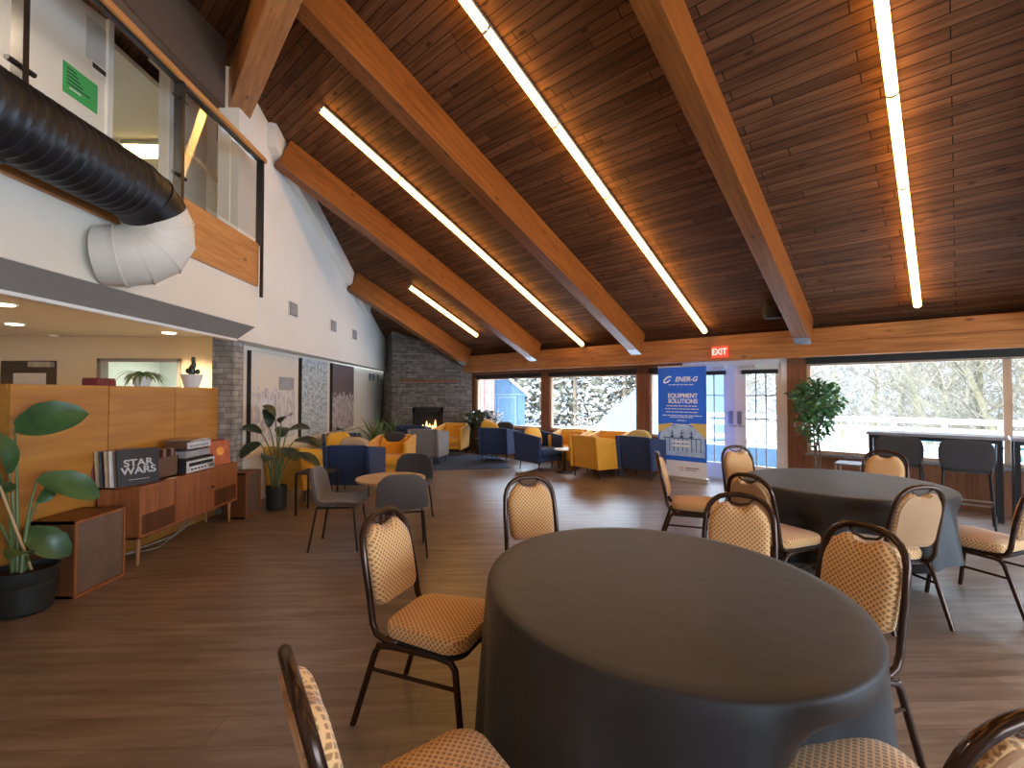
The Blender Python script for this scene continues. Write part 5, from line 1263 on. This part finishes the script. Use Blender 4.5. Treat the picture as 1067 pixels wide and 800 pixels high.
def bush_obj(seed, H):
    rnd = random.Random(seed); t = thing('snowy_spruce', 'dense snow-laden evergreen beyond the left windows', 'tree', (0, 0, G), 0, 'snow-laden evergreens outside')
    MB().tube([(0, 0, 0), (0, 0, H)], [.12, .02], 7).build('trunk', 'bark', t)
    a_, b_ = MB(), MB()
    for k in range(1300):
        z = H*(.03+.95*rnd.random()**1.1); rr_ = (H-z)/H*H*.30*rnd.uniform(.45, 1.05)+.1; an = rnd.random()*6.28
        p = Vector((rr_*math.cos(an), rr_*math.sin(an), z-.15*rr_)); o_ = Vector((math.cos(an), math.sin(an), rnd.uniform(-.5, .1))); s_ = Vector((-math.sin(an), math.cos(an), rnd.uniform(-.3, .3)))
        l = rnd.uniform(.09, .26); w_ = l*rnd.uniform(.3, .5)
        (a_ if k % 3 else b_).add([p-o_*l*.6, p+s_*w_+Vector((0, 0, -.04)), p+o_*l, p-s_*w_+Vector((0, 0, -.04)), p+Vector((0, 0, .07))], [(0, 1, 4), (1, 2, 4), (2, 3, 4), (3, 0, 4), (3, 2, 1, 0)])
    a_.build('needles', 'spruce', t); b_.build('snow_load', 'snow', t); return t
sp = [bush_obj(91, 5.2), bush_obj(92, 6.4)]
for i in range(16):
    u = -10.5-i*1.15+rnd.uniform(-.4, .4); n = 20.5+rnd.uniform(-1.8, 2.5)
    if i < 2: sp[i].location = W(u, n, G)
    else: dup(sp[i % 2], W(u, n, G), rnd.random()*6.28, sp[0]['label'])
# brick building and blue shed seen through the first window
sh = thing('garden_shed', 'blue boarded shed with gable and double doors outside the first window', 'shed', (0.02, 22.2, G), 0)
SW, SH, SR = 1.30, 1.62, 2.75
MB().extr([(-SW, 0), (SW, 0), (SW, SH), (0, SR), (-SW, SH)], 'Y', 0, 3).build('walls', 'shedblue', sh)
for s in (-1, 1): MB().bb((s*.46-.44, -.05, .05), (s*.46+.44, 0, 1.5)).build('door', 'shedblue', sh); MB().bb((s*.46-.44, -.075, .05), (s*.46-.37, -.05, 1.5)).bb((s*.46+.37, -.075, .05), (s*.46+.44, -.05, 1.5)).bb((s*.46-.37, -.074, .05), (s*.46+.37, -.051, .14)).bb((s*.46-.37, -.074, 1.42), (s*.46+.37, -.051, 1.5)).build('door_trim', 'tarp', sh)
for s in (-1, 1): MB().extr([(0, SR), (0, SR+.12), (s*(SW+.25), SH-.09), (s*(SW+.25), SH-.2)], 'Y', -.25, 3.1).build('roof_slope', 'snow', sh)
MB().bb((-SW-.02, -.04, 1.54), (SW+.02, -.001, 1.62)).build('lintel_board', 'tarp', sh)
hb = thing('brick_building', 'pinkish brick building wall with a pale drainpipe left of the blue shed', 'building', (-.95, 21.4, G), 0)
MB().bb((-4.2, 0, 0), (.85, .6, 4.5)).build('wall', 'brick', hb); MB().tube([(.3, -.06, 0), (.3, -.06, 4.4)], .05, 8).build('drainpipe', 'woodlight', hb); MB().bb((-4.4, -.3, 4.5), (1.0, .8, 4.7)).build('roof', 'snow', hb)
# snow heap / tarpaulin tent seen through the second window
tn = thing('tarpaulin_shelter', 'pale blue peaked tarpaulin shelter standing on the snow outside the second window', 'shelter', W(-7.6, 17.6, G), WR)
MB().add([(-3.4, -1.5, 0), (1.8, -1.5, 0), (1.8, 1.8, 0), (-3.4, 1.8, 0), (.35, -.4, 3.5), (.65, .9, 3.5)], [(0, 1, 4), (1, 2, 5, 4), (2, 3, 5), (3, 0, 4, 5), (3, 2, 1, 0)]).build('sheet', 'tarp', tn)
MB().tube([(.4, -.42, 0), (.35, -.42, 3.6)], .04, 6).build('pole', 'alum', tn)
# terrace: low blue block painting the shaded snow, fence rails, picnic tables
dw = MB(WM).bb((-5.2, 11.2, G), (-1.3, 11.35, .32)).build('shaded_snow_block', 'deck'); tag(dw, 'low pale blue block standing in for shaded snow outside the patio doors', 'wall')
rf = thing('terrace_fence', 'snow-topped rail fence at the far side of the terrace', 'fence', W(0, 13.2, G), WR)
for z in (.45, .8): MB().bb((-5, -.02, z), (1.4, .02, z+.1)).build('rail', 'paper', rf)
for k in range(9): MB().bb((-5+k*.8-.04, -.04, 0), (-5+k*.8+.04, .04, 1.0)).build('post', 'alum', rf)
MB().bb((-5, -.06, 1.0), (1.4, .06, 1.1)).build('snow_cap', 'snow', rf)
def picnic():
    t = thing('picnic_table', '', 'picnic table', (0, 0, 0), 0, 'snow-covered picnic tables')
    MB().bb((-.9, -.38, .72), (.9, .38, .76)).build('tabletop', 'teal', t); MB().bb((-.9, -.38, .76), (.9, .38, .90)).build('snow_layer', 'snow', t, bevel=.04)
    for s in (-1, 1):
        b = MB().bb((-.9, s*.72-.14, .42), (.9, s*.72+.14, .46)).build('bench', 'teal', t); MB().bb((-.9, s*.72-.14, .46), (.9, s*.72+.14, .56)).build('snow', 'snow', b, bevel=.03)
        MB().bb((s*.65-.04, -.8, .36), (s*.65+.04, .8, .42)).build('brace', 'teal', t)
        for q in (-1, 1): MB().tube([(s*.65, q*.25, .72), (s*.65, q*.7, 0)], .045, 6).build('leg', 'teal', t)
    return t
p0 = picnic()
for i, (u, n, rz, lab) in enumerate(((1.3, 11.4, .1, 'snow-covered teal picnic table just outside the right window'), (-.2, 12.3, .3, 'snow-covered teal picnic table outside, left of the ficus tree'), (3.6, 12.3, -.1, 'snow-covered teal picnic table farther right on the terrace'))):
    if i == 0: p0.location = W(u, n, G); p0.rotation_euler = (0, 0, WR+rz); p0['label'] = lab
    else: dup(p0, W(u, n, G), WR+rz, lab)
